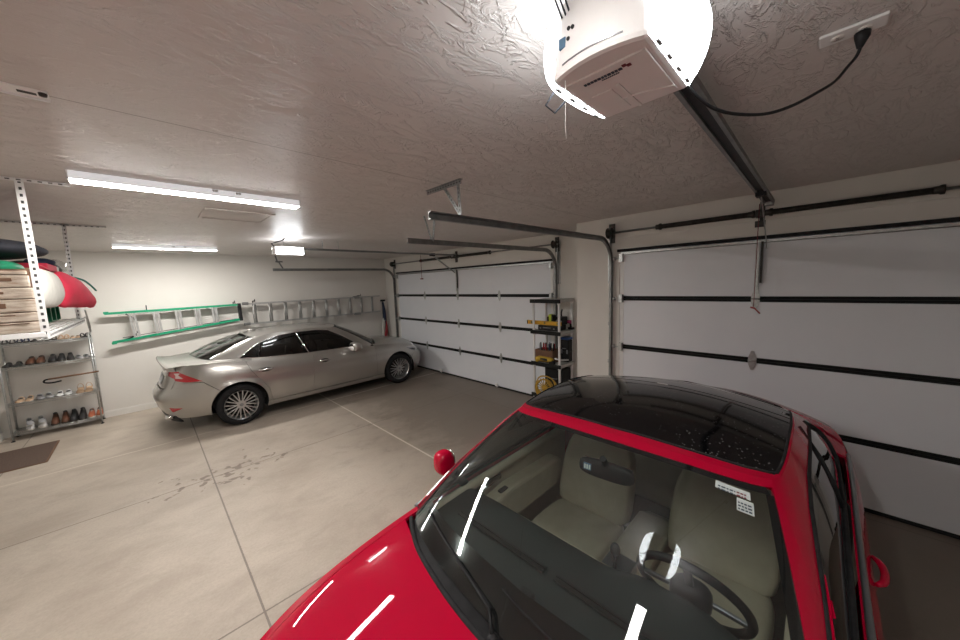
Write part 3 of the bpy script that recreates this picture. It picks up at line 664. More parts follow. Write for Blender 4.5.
# ------------------------------------------------------------------ shoe rack
sr = thing('shoe_rack', 'chrome wire rack with four shelves full of shoes against the wall', 'shoe rack', (-1.13,8.58,0)); O = Vector((-1.13,8.58,0))
RX0, RX1, RY0, RY1 = -1.60, -.70, 8.42, 8.72; SZ = (.115, .56, 1.115, 1.46)
for x in (RX0, RX1):
    for y in (RY0, RY1):
        b = MB(); b.tube([Vector((x,y,.02))-O, Vector((x,y,1.53))-O], .0125, 10)
        for k in range(30): b.lathe([(.0125,0),(.0138,.003),(.0125,.006)], Vector((x,y,.06+.049*k))-O, n=10)
        p = b.build('post', 'galv', sr)
        b = MB(); b.lathe([(0,0),(.022,0),(.022,.008),(.008,.014),(.008,.03)], Vector((x,y,0))-O, n=12); b.build('levelling_foot', 'black', p)
for z in SZ:
    b = MB()
    for y in (RY0,RY1):
        for dz in (0,-.032): b.tube([Vector((RX0,y,z+dz))-O, Vector((RX1,y,z+dz))-O], .005, 6)
        k = 24
        for i in range(k): 
            xa = RX0+(RX1-RX0)*i/k; xb = RX0+(RX1-RX0)*(i+.5)/k; xc = RX0+(RX1-RX0)*(i+1)/k
            b.beam(Vector((xa,y,z))-O, Vector((xb,y,z-.032))-O, .003, .003); b.beam(Vector((xb,y,z-.032))-O, Vector((xc,y,z))-O, .003, .003)
    for x in (RX0,RX1):
        for dz in (0,-.032): b.tube([Vector((x,RY0,z+dz))-O, Vector((x,RY1,z+dz))-O], .005, 6)
    for i in range(46): x = RX0+.02*(i+.5); b.beam(Vector((x,RY0,z+.003))-O, Vector((x,RY1,z+.003))-O, .0045, .0045)
    for y in (RY0+.1,RY0+.2): b.tube([Vector((RX0,y,z-.002))-O, Vector((RX1,y,z-.002))-O], .004, 6)
    b.build('wire_shelf', 'galv', sr)
def shoe(kind, c_up, c_sole, label, x, y, z, rz, group, s=1.0):
    t_ = thing('shoe', label, 'shoe', (x,y,z+.0062), rz, group)
    t_.scale = (s,s,s)
    L = .265
    # outline half widths at stations from heel (y=+L/2) to toe (y=-L/2)
    stn = [(0,.020),(.04,.033),(.15,.036),(.40,.034),(.62,.044),(.80,.046),(.92,.036),(.98,.020),(1.0,.008)]
    heel = .045 if kind == 'heel' else 0
    hz = lambda q: heel*max(0,1-q/.55)**.8 if heel else 0
    th = {'sneaker':.026,'boot':.026,'sandal':.014,'flat':.010,'heel':.008}[kind]
    b = MB(); n = len(stn); vs = []
    for q, wd in stn:
        yy = L/2-q*L
        vs += [(-wd,yy,hz(q)), (wd,yy,hz(q)), (wd,yy,hz(q)+th), (-wd,yy,hz(q)+th)]
    fs = [(0,1,2,3), tuple(range(4*n-4,4*n))[::-1]]
    for i in range(n-1):
        for j in range(4): fs.append((i*4+j, i*4+4+j, i*4+4+(j+1) % 4, i*4+(j+1) % 4))
    b.add(vs, fs)
    if heel: b.prism([(-.008,L/2-.02),(.008,L/2-.02),(.008,L/2-.005),(-.008,L/2-.005)], 0, .04, fn=lambda u, v, w_: (u,v,w_))
    b.build('sole', c_sole, t_, .003)
    b = MB()
    if kind in ('sandal','heel'):
        for q in ((.72,.56,.14) if kind == 'sandal' else (.80,.62,.10)):
            wd = .045 if q > .3 else .036; yy = L/2-q*L
            pts = [(wd*math.cos(a), yy+(0 if q > .3 else .012*math.sin(a)), hz(q)+th-.003+(.042 if q > .3 else .075)*math.sin(a)) for a in [PI*i/8 for i in range(9)]]
            b = MB(); b.tube(pts, .005 if kind == 'sandal' else .0035, 6, sx=3.5 if kind == 'sandal' else 1.6); b.build('strap', c_up, t_)
    else:
        hgt = {'sneaker':[(0,.085),(.06,.088),(.2,.072),(.38,.075),(.55,.066),(.75,.046),(.92,.030),(1,.008)],
               'flat':[(0,.045),(.06,.046),(.2,.034),(.40,.026),(.6,.026),(.8,.028),(.93,.02),(1,.006)],
               'boot':[(0,.13),(.06,.14),(.2,.14),(.38,.125),(.55,.082),(.75,.062),(.92,.042),(1,.010)]}[kind]
        k = 9; vs = []
        for q, h_ in hgt:
            i = max(j for j in range(n) if stn[j][0] <= q+1e-6); i = min(i, n-2); f_ = (q-stn[i][0])/(stn[i+1][0]-stn[i][0]); wd = (stn[i][1]+(stn[i+1][1]-stn[i][1])*f_)*.96
            yy = L/2-q*L-.002+(.004 if q == 0 else 0)
            for j in range(k):
                a = PI*j/(k-1); ww = wd*(1-.22*math.sin(a)*(1 if kind == 'boot' and q < .45 else .6))
                vs.append((ww*math.copysign(abs(math.cos(a))**.6, math.cos(a)), yy, th-.004+h_*abs(math.sin(a))**.6))
        m_ = len(hgt); fs = [(i*k+j, i*k+j+1, (i+1)*k+j+1, (i+1)*k+j) for i in range(m_-1) for j in range(k-1)] + [tuple(range(k))[::-1], tuple(range((m_-1)*k, m_*k))]
        b.add(vs, fs, 0, True); b.build('upper', c_up, t_)
        zt = {'sneaker':.085,'flat':.036,'boot':.14}[kind]
        b = MB(); b.blob((0,L/2-.065,th+zt-.012), (.024,.042 if kind != 'flat' else .06,.012), 12, 6); b.build('collar_opening', 'hole', t_)
        if kind != 'flat':
            b = MB()
            for i in range(4): 
                q = .42+.06*i; zl = th+(.074-.007*i if kind == 'sneaker' else .125-.018*i)
                b.tube([(-.018,L/2-q*L,zl-.006),(0,L/2-q*L-.004,zl+.003),(.018,L/2-q*L,zl-.006)], .0028, 5)
            b.build('laces', 'whiteshoe' if c_sole == 'palesole' else 'blackleather', t_)
    return t_
px = lambda p: -1.60 + (p-3)*.0099
names = {SZ[3]:'top shelf', SZ[2]:'second shelf', SZ[1]:'third shelf', SZ[0]:'bottom shelf'}
pairs = [ # kind, upper, sole, description, x-left, x-right, shelf, rz
 ('sandal','blackleather','sole','black strappy sandals',px(9),px(16),3,.25), ('sandal','navy','sole','dark blue sandals',px(22.5),px(29),3,.2),
 ('flat','blackleather','sole','flat black slip-ons',px(36),px(42.5),3,.0), ('sandal','olive','sole','olive grey sandals',px(50),px(56.5),3,.3),
 ('sandal','tanshoe','tanshoe','tan sandals',px(63),px(69),3,.1), ('flat','tanshoe','tanshoe','flat tan shoes',px(75.5),px(81),3,.2), ('sandal','blackleather','sole','rightmost black sandals',px(86.5),px(92),3,.4),
 ('flat','blackleather','sole','leftmost flat black shoes',px(8),px(17.5),2,.1), ('sneaker','brownleather','sole','brown lace-up shoes',px(30),px(39.5),2,.0),
 ('sneaker','blackleather','sole','black trainers',px(51.5),px(60.5),2,.15), ('flat','greyshoe','palesole','rightmost pale grey flats',px(79.5),px(88),2,.6),
 ('flat','tanshoe','palesole','beige pumps',px(13.5),px(22.5),1,.1), ('flat','greyshoe','sole','grey flats',px(33),px(42),1,.5), ('flat','whiteshoe','sole','silvery white flats',px(52.5),px(61.5),1,.2),
 ('heel','tanshoe','tanshoe','strappy heeled sandals',px(74.5),px(84),1,.1),
 ('sneaker','whiteshoe','palesole','white trainers',px(19),px(30.5),0,.2), ('boot','brownleather','sole','brown leather ankle boots',px(43.5),px(54),0,.1),
 ('boot','blackleather','sole','black ankle boots',px(63),px(72.5),0,-.05), ('sneaker','orangeshoe','palesole','orange trainers',px(82.5),px(91.5),0,.1)]
for kind, cu, cs, desc, xa, xb, sh, rz in pairs:
    for x, side in ((xa,'left'), (xb,'right')):
        shoe(kind, cu, cs, '%s one of the %s, %s of the shoe rack' % (side, desc, names[SZ[sh]]), x, 8.565, SZ[sh], rz*.4, 'shoes on the rack', 1.0 if abs(xb-xa) > .08 else .66)
shoe('sneaker','blackleather','sole','single black trainer beside the black pair, second shelf of the shoe rack', px(70), 8.565, SZ[2], .1, 'shoes on the rack', .96)
for x, side in ((px(19.5),'left'), (px(31),'right')):
    s_ = shoe('flat','greyshoe','palesole','%s grey slipper laid on the white trainers, bottom shelf of the shoe rack' % side, x, 8.50, SZ[0]+.085, .3, 'shoes on the rack', .9); s_.rotation_euler = (.12,0,.2); s_.location.z += .02
cn = thing('walking_cane', 'brown cane with a dark curved handle lying across the shoe rack posts', 'cane', (-.9,8.405,.875))
b = MB(); b.tube([(.25,0,.012),(-.28,0,-.005)], .013, 10); b.build('shaft', 'wood', cn)
b = MB(); b.tube(smooth([(-.27,0,-.005),(-.31,0,-.012),(-.32,0,-.045),(-.25,0,-.065),(-.15,0,-.055)]), .012, 8); b.build('handle', 'black', cn)
# door mat
mt = thing('door_mat', 'dark brown door mat on the floor in front of the shoe rack', 'mat', (-1.42,7.50,0))
b = MB(); b.box((-.30,-.48,.0), (.30,.42,.012)); b.build('pile', 'matpile', mt, .004)
b = MB(); 
for lo, hi in (((-.315,-.495),(.315,-.475)), ((-.315,.415),(.315,.435)), ((-.315,-.475),(-.295,.415)), ((.295,-.475),(.315,.415))): b.box((*lo,0), (*hi,.009))
b.build('border', 'browncloth', mt, .003)
# ------------------------------------------------------------------ tool shelf by the pillar
ts = thing('shelving_unit', 'grey plastic shelving unit with black shelf edges beside the pillar', 'shelf', (4.655,3.09,0)); O = Vector((4.655,3.09,0))
SX0, SX1, SY0, SY1 = 4.46, 4.885, 2.80, 3.34; TZ = (.27, .80, 1.32, 1.82)
for z in TZ:
    b = MB(); b.box(Vector((SX0,SY0,z-.012))-O, Vector((SX1,SY1,z))-O); b.box(Vector((SX0,SY0,z-.05))-O, Vector((SX1,SY0+.02,z))-O); b.box(Vector((SX0,SY1-.02,z-.05))-O, Vector((SX1,SY1,z))-O)
    s_ = b.build('shelf_board', 'shelfgrey', ts, .003)
    b = MB(); b.box(Vector((SX0-.012,SY0-.012,z-.055))-O, Vector((SX0+.006,SY1+.012,z+.006))-O); b.build('shelf_edge', 'doorblack', s_, .004)
for x in (SX0+.03,SX1-.03):
    for y in (SY0+.03,SY1-.03):
        b = MB(); b.tube([Vector((x,y,0))-O, Vector((x,y,1.80))-O], .019, 12)
        for z in TZ: b.lathe([(.019,-.08),(.026,-.075),(.026,-.012),(.019,-.01)], Vector((x,y,z))-O, n=12)
        b.build('post', 'whitem', ts)
def tool_case(name, label, c, sx, sy, sz, mt, cat):
    t_ = thing(name, label, cat, c)
    MB().box((-sx/2,-sy/2,0), (sx/2,sy/2,sz)).build('body', mt, t_, .01)
    b = MB(); b.tube([(-sx/2-.001,-sy*.2,sz*.62),(-sx/2-.02,-sy*.18,sz*.62),(-sx/2-.02,sy*.18,sz*.62),(-sx/2-.001,sy*.2,sz*.62)], .006, 6); b.build('handle', 'trimgrey', t_)
    b = MB(); b.box((-sx/2-.002,-sy/2-.002,sz*.45), (sx/2+.002,sy/2+.002,sz*.47)); b.build('lid_seam', 'hole', t_)
    for dy in (-.35,.35): MB().box((-sx/2-.008,dy*sy-.012,sz*.38), (-sx/2,dy*sy+.012,sz*.56)).build('latch', 'trimgrey', t_, .002)
    return t_
tool_case('tool_case', 'flat black tool case under the yellow level on the tool shelf', (4.64,3.06,TZ[2]+.001), .27, .36, .085, 'black', 'tool case')
lv = thing('spirit_level', 'yellow spirit level lying on the black tool case', 'level', (4.56,3.12,TZ[2]+.087))
b = MB(); b.prism([(-.016,0),(.016,0),(.016,.008),(.006,.012),(.006,.05),(.016,.054),(.016,.062),(-.016,.062),(-.016,.054),(-.006,.05),(-.006,.012),(-.016,.008)], -.30, .36, fn=lambda u, v, w_: (u, w_, v)); b.build('beam', 'yellow', lv)
for y in (-.22,.02,.28):
    b = MB(); b.cyl((-.012,y,.031), (.012,y,.031), .017, 14); b.build('vial_window', 'hole', lv)
    b = MB(); b.cyl((-.013,y-.012,.031), (-.013,y+.012,.031), .004, 8); b.build('vial', 'lime', lv)
for y in (-.302,.362): MB().box((-.018,y-.006,-.001), (.018,y+.006,.063)).build('end_cap', 'black', lv, .003)
dr = thing('laser_tool', 'lime green and black jobsite tool standing behind the level on the tool shelf', 'tool', (4.66,3.08,TZ[2]+.087))
b = MB(); b.prism([(-.05,0),(.055,0),(.05,.12),(.02,.17),(-.035,.16)], -.045, .045, fn=lambda u, v, w_: (w_, u, v)); b.build('body', 'lime', dr, .012)
b = MB(); b.prism([(.02,.02),(.06,.0),(.06,.15),(.025,.165)], -.048, .048, fn=lambda u, v, w_: (w_, -u, v)); b.build('grip', 'black', dr, .01)
b = MB(); b.box((-.04,.02,.05), (-.055,.05,.13)); b.build('panel', 'black', dr, .004)
tool_case('charger', 'upright black charger box beside the lime green tool', (4.72,2.93,TZ[2]+.087), .16, .12, .13, 'black', 'charger')
b = MB(); b.tube(smooth([(4.74,2.94,TZ[2]+.21),(4.74,2.945,TZ[2]+.27),(4.74,2.93,TZ[2]+.33)]), .012, 8); tag(b.build('tool_shaft', 'black'), 'black tool shaft sticking up from the charger box', 'tool')  # plain tool shaft, kind of tool not known
pk = thing('red_tool', 'dark red power tool at the back of the tool shelf near the pillar', 'tool', (4.842,2.84,TZ[2]+.003))
b = MB(); b.tube([(0,-.02,.12),(0,.10,.12)], [.03,.026], 12); b.build('motor_housing', 'pink', pk)
b = MB(); b.beam((0,.0,.11), (0,-.01,.02), .035, .03, up=(1,0,0)); b.build('grip', 'black', pk, .006)
MB().box((-.03,-.055,.0), (.03,.035,.035)).build('battery', 'black', pk, .006)
tool_case('blue_case', 'black case with a blue lid on the third shelf near the pillar', (4.80,2.885,TZ[1]+.001), .15, .14, .36, 'black', 'tool case')
MB().box((-.078,-.072,0), (.078,.072,.035)).build('lid', 'blue', bpy.data.objects['blue_case'], .006).location.z = .362
bx = thing('tool_bag', 'open brown box of loose tools on the lower tool shelf', 'box', (4.62,3.13,TZ[1]+.001))
b = MB(); b.box((-.12,-.17,0), (.12,.17,.012))
for lo, hi in (((-.12,-.17),(.12,-.158)), ((-.12,.158),(.12,.17)), ((-.12,-.17),(-.108,.17)), ((.108,-.17),(.12,.17))): b.box((*lo,0), (*hi,.20))
b.build('tray', 'browncloth', bx, .004)
random.seed(21)
for i in range(12):
    y = -.14+.025*i; k = i % 4; xo = random.uniform(-.07,.05)
    o_ = thing('hand_tool', 'small hand tool with a %s handle in the brown box, %s' % (('black','red','grey','dark')[k], ('at the near end','second row','in the middle','toward the back','at the far end')[min(4,i//3)]), 'tool', (4.62+xo,3.13+y,TZ[1]+.03), random.uniform(-.5,.5), 'hand tools in the brown box')
    tl = random.uniform(-.35,.35)
    MB().tube([(0,0,0),(tl*.06,0,.16)], .006, 6).build('shaft', 'galv', o_)
    MB().tube([(tl*.06,0,.16),(tl*.08,.0,.19),(tl*.11,0,.27)], [.010,.015,.011], 8).build('handle', ('black','redplastic','greyshoe','navy')[k], o_)
nl = thing('nail_gun', 'yellow power tool lying in front of the brown box on the lower tool shelf', 'tool', (4.47,3.10,TZ[1]+.002))
b = MB(); b.tube([(0,-.16,.06),(0,-.12,.065),(0,.10,.065),(0,.17,.055)], [.03,.038,.042,.02], 14); b.build('body', 'toolyellow', nl)
b = MB(); b.box((-.040,-.08,.045), (-.025,.06,.085)); b.build('name_plate', 'black', nl, .004)
b = MB(); b.beam((0,.10,.05), (0,.16,.0+.012), .05, .03, up=(1,0,0)); b.build('grip', 'toolyellow', nl, .008)
b = MB(); b.box((-.03,-.19,.0), (.03,-.10,.055)); b.build('battery', 'black', nl, .006)
b = MB(); b.tube([(4.50,2.92,TZ[1]+.09),(4.58,2.87,TZ[1]+.06),(4.70,2.80,TZ[1]+.05)], .013, 8); tag(b.build('pry_bar', 'whitem'), 'pale bar lying across the corner of the lower tool shelf', 'bar')
bb = tool_case('storage_tote', 'big black tote on the bottom of the tool shelf', (4.73,3.02,TZ[0]+.001), .24, .34, .42, 'black', 'tote')
cr = thing('coiled_cord', 'coil of yellow extension cord standing at the foot of the tool shelf', 'cord', (4.39,3.02,.42))
random.seed(4)
for k in range(5):
    b = MB(); R_ = .20-.018*k; pts = [(.0+.02*math.sin(a*3+k)-.012*k, R_*math.cos(a)*(1+.03*math.sin(2*a+k)), R_*math.sin(a)+.02*math.sin(k*2.1)) for a in [2*PI*i/40 for i in range(40)]]
    b.tube(pts, .010, 7, closed=True); b.build('loop', 'rope', cr)
b = MB()
for i in range(9):
    a = PI*i/9; b.tube([(-.03,.17*math.cos(a),.17*math.sin(a)),(-.035,0.01,0.01),(-.03,-.17*math.cos(a),-.17*math.sin(a))], .007, 6)
b.build('cross_winding', 'rope', cr)
b = MB(); b.tube([(0.02,0,-.41),(.02,0,-.2)], .02, 8); b.box((-.10,-.13,-.42), (.02,.13,-.40)); b.tube([(.02,0,-.22),(.02,0,.17)], .013, 8); b.tube([(.02,0,.0),(-.02,0,.0)], .05, 14); b.build('reel_stand', 'black', cr)
# ------------------------------------------------------------------ car toolkit
def pchip(xs, ys):
    n = len(xs); h = [xs[i+1]-xs[i] for i in range(n-1)]; d = [(ys[i+1]-ys[i])/h[i] for i in range(n-1)]; m_ = [0]*n
    for i in range(1, n-1):
        if d[i-1]*d[i] > 0:
            w1, w2 = 2*h[i]+h[i-1], h[i]+2*h[i-1]; m_[i] = (w1+w2)/(w1/d[i-1]+w2/d[i])
    m_[0] = d[0]; m_[-1] = d[-1]
    def f(x):
        x = min(max(x, xs[0]), xs[-1]); i = 0
        while i < n-2 and x > xs[i+1]: i += 1
        t_ = (x-xs[i])/h[i]; a = t_*t_
        return (2*a*t_-3*a+1)*ys[i]+(a*t_-2*a+t_)*h[i]*m_[i]+(-2*a*t_+3*a)*ys[i+1]+(a*t_-a)*h[i]*m_[i+1]
    return f
def round_poly(pts, r, n=5):
    out = []; k = len(pts)
    for i in range(k):
        p, a, c = Vector(pts[i][:2]), Vector(pts[i-1][:2]), Vector(pts[(i+1) % k][:2])
        ri = pts[i][2] if len(pts[i]) > 2 else r
        d1, d2 = (a-p), (c-p); q = min(ri, d1.length*.45, d2.length*.45)
        if q < 1e-4: out.append(tuple(p)); continue
        A, B = p+d1.normalized()*q, p+d2.normalized()*q
        for j in range(n+1):
            t_ = j/n; out.append(tuple(A*(1-t_)**2+p*2*t_*(1-t_)+B*t_*t_))
    return out
def inset(poly, d):
    k = len(poly); ar = sum(poly[i][0]*poly[(i+1) % k][1]-poly[(i+1) % k][0]*poly[i][1] for i in range(k)); s = 1 if ar > 0 else -1; out = []
    for i in range(k):
        p, a, c = Vector(poly[i]), Vector(poly[i-1]), Vector(poly[(i+1) % k])
        n1 = Vector((-(p-a).y, (p-a).x)); n2 = Vector((-(c-p).y, (c-p).x))
        if n1.length < 1e-7 or n2.length < 1e-7: out.append(tuple(p)); continue
        n1.normalize(); n2.normalize(); b_ = (n1+n2)
        if b_.length < 1e-4: b_ = n1
        else: b_ = b_/max(.35, b_.dot(n1))
        out.append(tuple(p+b_*(d*s)))
    return out
def panel(name, poly, S, du, dv, mt, parent, flange=.014, off=0, ref=(0,0,.5), th=None):
    """fill a polygon of the (u,v) plane with a fine grid, map it through S onto the body and turn its rim inward"""
    bm = bmesh.new(); vs = [bm.verts.new((p[0], p[1], 0)) for p in poly]
    f = bm.faces.new(vs); bm.normal_update(); bmesh.ops.triangulate(bm, faces=[f], ngon_method='EAR_CLIP')
    us = [p[0] for p in poly]; ws = [p[1] for p in poly]
    for ax, lo, hi, st_ in ((0, min(us), max(us), du), (1, min(ws), max(ws), dv)):
        n = max(1, int(math.ceil((hi-lo)/st_)))
        for i in range(1, n):
            c = lo+(hi-lo)*i/n; co = (c,0,0) if ax == 0 else (0,c,0); no = (1,0,0) if ax == 0 else (0,1,0)
            bmesh.ops.bisect_plane(bm, geom=bm.verts[:]+bm.edges[:]+bm.faces[:], dist=1e-6, plane_co=co, plane_no=no)
    for v in bm.verts: v.co = S(v.co.x, v.co.y)
    bmesh.ops.remove_doubles(bm, verts=bm.verts, dist=2e-5)
    bm.normal_update()
    R_ = Vector(ref); acc = sum(fc.normal.dot(fc.calc_center_median()-R_)*fc.calc_area() for fc in bm.faces)
    if acc < 0: bmesh.ops.reverse_faces(bm, faces=bm.faces); bm.normal_update()
    if off:
        nn = [(v, v.normal.copy()) for v in bm.verts]
        for v, q in nn: v.co += q*off
    for fc in bm.faces: fc.smooth = True
    if flange:
        be = [e for e in bm.edges if e.is_boundary]; nrm = {v: v.normal.copy() for e in be for v in e.verts}
        r = bmesh.ops.extrude_edge_only(bm, edges=be)
        nv = [g for g in r['geom'] if isinstance(g, bmesh.types.BMVert)]
        old = list(nrm); 
        for e in be: e.smooth = False
        from mathutils.kdtree import KDTree
        kd = KDTree(len(old))
        for i, v in enumerate(old): kd.insert(v.co, i)
        kd.balance()
        for v in nv:
            _, i, _ = kd.find(v.co); v.co = v.co - nrm[old[i]]*flange
    me = bpy.data.meshes.new(name); bm.to_mesh(me); bm.free(); me.materials.append(M[mt])
    o = bpy.data.objects.new(name, me); C.objects.link(o); o.parent = parent
    return o
class Car: pass
def make_car(P, root):
    """local frame: x forward, y to the car's left, z up"""
    K = Car(); K.root = root; K.P = P
    W, af, ar = P['W'], P['af'], P['ar']
    # base plan curve from front centre to rear centre
    pts = []
    n = 160
    for i in range(n+1):
        a = PI/2*i/n; pts.append((af*math.cos(a)**(2/P['pf']), W*math.sin(a)**(2/P['qf'])))
    for i in range(1, n+1):
        a = PI/2*i/n; pts.append((-ar*math.sin(a)**(2/P['pr']), W*math.cos(a)**(2/P['qr'])))
    ts = [0]
    for i in range(1, len(pts)): ts.append(ts[-1]+math.hypot(pts[i][0]-pts[i-1][0], pts[i][1]-pts[i-1][1]))
    K.T = ts[-1]
    import bisect
    def plan(t_):
        t_ = min(max(t_, 0), ts[-1]); i = min(max(bisect.bisect_left(ts, t_)-1, 0), len(ts)-2); f_ = (t_-ts[i])/max(1e-9, ts[i+1]-ts[i])
        return pts[i][0]+(pts[i+1][0]-pts[i][0])*f_, pts[i][1]+(pts[i+1][1]-pts[i][1])*f_
    def tx(x):
        lo, hi = 0, ts[-1]
        for _ in range(40):
            m_ = (lo+hi)/2
            if plan(m_)[0] > x: lo = m_
            else: hi = m_
        return (lo+hi)/2
    K.tx = tx
    zsh = P['zsh']; zw = P['zw']; zlo = P['zlo']
    def surf(t_, z):
        s = -1 if t_ < 0 else 1; x, y = plan(abs(t_)); zs = zsh(x)
        if z >= zw:
            q = (z-zw)/max(.05, zs-zw); ins = P['tuck']*max(0, q)**3.2
        else:
            q = (zw-z)/(zw-zlo); ins = P['under']*max(0, q)**2
        ins += P['crease'](x, z)
        e = max(0, y/W); y2 = y*(1-ins/W)
        if x > P['xfo']:
            k = ((x-P['xfo'])/(af-P['xfo']))**2; x -= k*P['nose'](z)
        elif x < -P['xro']:
            k = ((-x-P['xro'])/(ar-P['xro']))**2; x += k*P['stern'](z)
        return Vector((x, s*y2, z))
    K.surf = surf
    sh = []
    for i in range(401):
        t_ = K.T*i/400; x, _ = plan(t_); v = surf(t_, zsh(x)); sh.append((v.x, v.y, v.z, t_))
    shs = sorted(sh)
    xs_ = [v[0] for v in shs]
    def edge(x):
        i = min(max(bisect.bisect_left(xs_, x)-1, 0), len(xs_)-2); f_ = min(1, max(0, (x-xs_[i])/max(1e-9, xs_[i+1]-xs_[i])))
        return shs[i][1]+(shs[i+1][1]-shs[i][1])*f_, shs[i][2]+(shs[i+1][2]-shs[i][2])*f_
    K.edge = edge
    def top(x, y):
        ye, ze = edge(x); q = min(1, abs(y)/max(ye, 1e-3)); zc = P['zc'](x)
        return Vector((x, y, ze+(zc-ze)*(1-q**P['crown'])))
    K.top = top
    def sh_pts(x0, x1, k=18, inset_=0):
        """shoulder points in plan between two x"""
        out = []
        for i in range(k+1):
            x = x0+(x1-x0)*i/k; ye, _ = edge(x); out.append((x, ye-inset_))
        return out
    K.sh_pts = sh_pts
    def side(name, poly, mt, du=.05, dv=.05, gap=.002, parent=root, sides=(-1,1), **kw):
        """poly in (x,z); 'top' z means the shoulder line"""
        q = []
        for x, z in poly: q.append((tx(x), z))
        if gap: q = inset(q, gap)
        res = []
        for s in sides:
            res.append(panel(name, q, (lambda u, v, s=s: surf(u, v) if s > 0 else Vector((surf(u, v).x, -surf(u, v).y, surf(u, v).z))), du, dv, mt, parent, **kw))
        return res
    K.side = side
    def shz(x0, x1, k=12): return [(x0+(x1-x0)*i/k, zsh(x0+(x1-x0)*i/k)) for i in range(k+1)]
    K.shz = shz
    # greenhouse
    U = P['gu']; bl = [pchip(U, [p[i] for p in P['belt']]) for i in range(3)]; rf = [pchip(U, [p[i] for p in P['roof']]) for i in range(3)]
    def g0(u, v):
        a = Vector([f(u) for f in bl]); c = Vector([f(u) for f in rf]); return a+(c-a)*v
    def gh(u, v, s=1):
        sg_ = s if u >= 0 else -s; uu = abs(u)
        p = g0(uu, v); e = .02
        tu = g0(min(4, uu+e), v)-g0(max(0, uu-e), v); tv = g0(uu, min(1, v+.05))-g0(uu, max(0, v-.05)); nn = tu.cross(tv)
        if nn.length > 1e-9: nn.normalize()
        if nn.dot(Vector((p.x*.3, p.y, .3))) < 0: nn = -nn
        p = p+nn*(P['bulge']*4*v*(1-v))
        return Vector((p.x, sg_*p.y, p.z))
    K.gh = gh
    def guv(x, z):
        u, v = 2.0, .5
        for _ in range(25):
            zb, zr = bl[2](u), rf[2](u); v = (z-zb)/(zr-zb)
            lo, hi = .7, 3.6
            for _ in range(28):
                m_ = (lo+hi)/2
                if gh(m_, v).x > x: lo = m_
                else: hi = m_
            u = u*.3+.7*(lo+hi)/2
        return u, v
    K.guv = guv
    def roof(x, y):
        """cap over the roof loop"""
        # find half width of the loop at x
        lo, hi = 0, 4.0
        for _ in range(30):
            m_ = (lo+hi)/2
            if rf[0](m_) > x: lo = m_
            else: hi = m_
        u = (lo+hi)/2; yr = max(rf[1](u), 1e-3); zr = rf[2](u)
        q = min(1, abs(y)/yr); zc = P['roofz'](x)
        return Vector((x, y, zr+(max(zc, zr)-zr)*(1-q**2.0)))
    K.roof = roof
    K.rf = rf; K.bl = bl
    return K
def arch(xc, zc, r, a0, a1, k=18): return [(xc+r*math.cos(a0+(a1-a0)*i/k), zc+r*math.sin(a0+(a1-a0)*i/k)) for i in range(k+1)]
def wheel(parent, x, y, r, rr, wdt, style, s):
    """s: +1 outer face toward +y"""
    t_ = MB(); h = wdt/2
    t_.lathe([(rr,-h*.9),(rr+.02,-h),(r-.03,-h),(r-.008,-h*.82),(r,-h*.6),(r,h*.6),(r-.008,h*.82),(r-.03,h),(rr+.02,h),(rr,h*.9)], axis=(0,s,0), n=48)
    w_ = t_.build('wheel', 'tyre', parent, loc=(x,y,r))
    b = MB(); b.lathe([(rr+.004,-h*.85),(rr-.012,-h*.7),(rr-.025,0),(rr-.018,h*.62),(rr-.006,h*.80),(rr+.006,h*.92),(rr+.008,h*.80)], axis=(0,s,0), n=48)
    b.lathe([(rr-.03,-h*.2),(0.02,-h*.25)], axis=(0,s,0), n=24, mi=1)
    n = 10; yo = s*h*.74
    for i in range(n):
        a = 2*PI*i/n
        for da in ((-.10,.12),(.10,-.12)):
            a1_, a2 = a+da[0]*.5, a+da[0]*1.0+da[1]*.0+ (.06 if da[0] > 0 else -.06)
            p = Vector((.045*math.cos(a), yo-s*.012, .045*math.sin(a))); q = Vector(((rr-.008)*math.cos(a2), yo, (rr-.008)*math.sin(a2)))
            b.beam(p, q, .015, .022, up=(0,s,0))
    b.cyl((0,yo-s*.03,0), (0,yo+s*.002,0), .062, 24); 
    rim = b.build('rim', ['rim','well'], w_, .002)
    c = MB(); c.lathe([(0,s*h*.80),(.024,s*h*.79),(.028,s*h*.75)], axis=(0,1,0), n=18); c.build('centre_cap', 'trimgrey', w_)
    d = MB(); d.lathe([(.0,-h*.3),(.15,-h*.3),(.15,-h*.18),(.0,-h*.18)], axis=(0,s,0), n=24); d.build('brake_disc', 'darksteel', w_)
    return w_
def wheel_wells(K, xs, r, yi, yo):
    for x in xs:
        for s in (-1, 1):
            b = MB(); k = 16; zc = K.P['wr']; vs = []
            for i in range(k+1):
                a = -.35+(PI+.7)*i/k
                for y in (yi, yo): vs.append((x+r*math.cos(a), s*y, zc+r*math.sin(a)))
            b.add(vs, [(2*i,2*i+1,2*i+3,2*i+2) for i in range(k)], 0, True)
            b.add([(x+r*math.cos(-.35+(PI+.7)*i/k), s*yi, zc+r*math.sin(-.35+(PI+.7)*i/k)) for i in range(k+1)], [tuple(range(k+1))])
            b.build('wheel_well', 'well', K.root)
def mirror_unit(parent, mt, x, y, z, s, sc_=1.0, wy=.115, wx=.075):
    b = MB(); b.blob((0,0,0), (wx*sc_,wy*sc_,.068*sc_), 18, 12, ex=.72); h_ = b.build('door_mirror', mt, parent, loc=(x,y,z), sub=1)
    b = MB(); b.blob((-(wx-.005)*sc_,0,0), (.008,wy*.8*sc_,.052*sc_), 16, 8, ex=.7); b.build('mirror_glass', 'chrome', h_)
    b = MB(); b.beam((0,-s*.06*sc_,-.035), (.01,-s*.19*sc_,-.055), .05, .03); b.build('mirror_arm', 'black', h_, .008)
    return h_
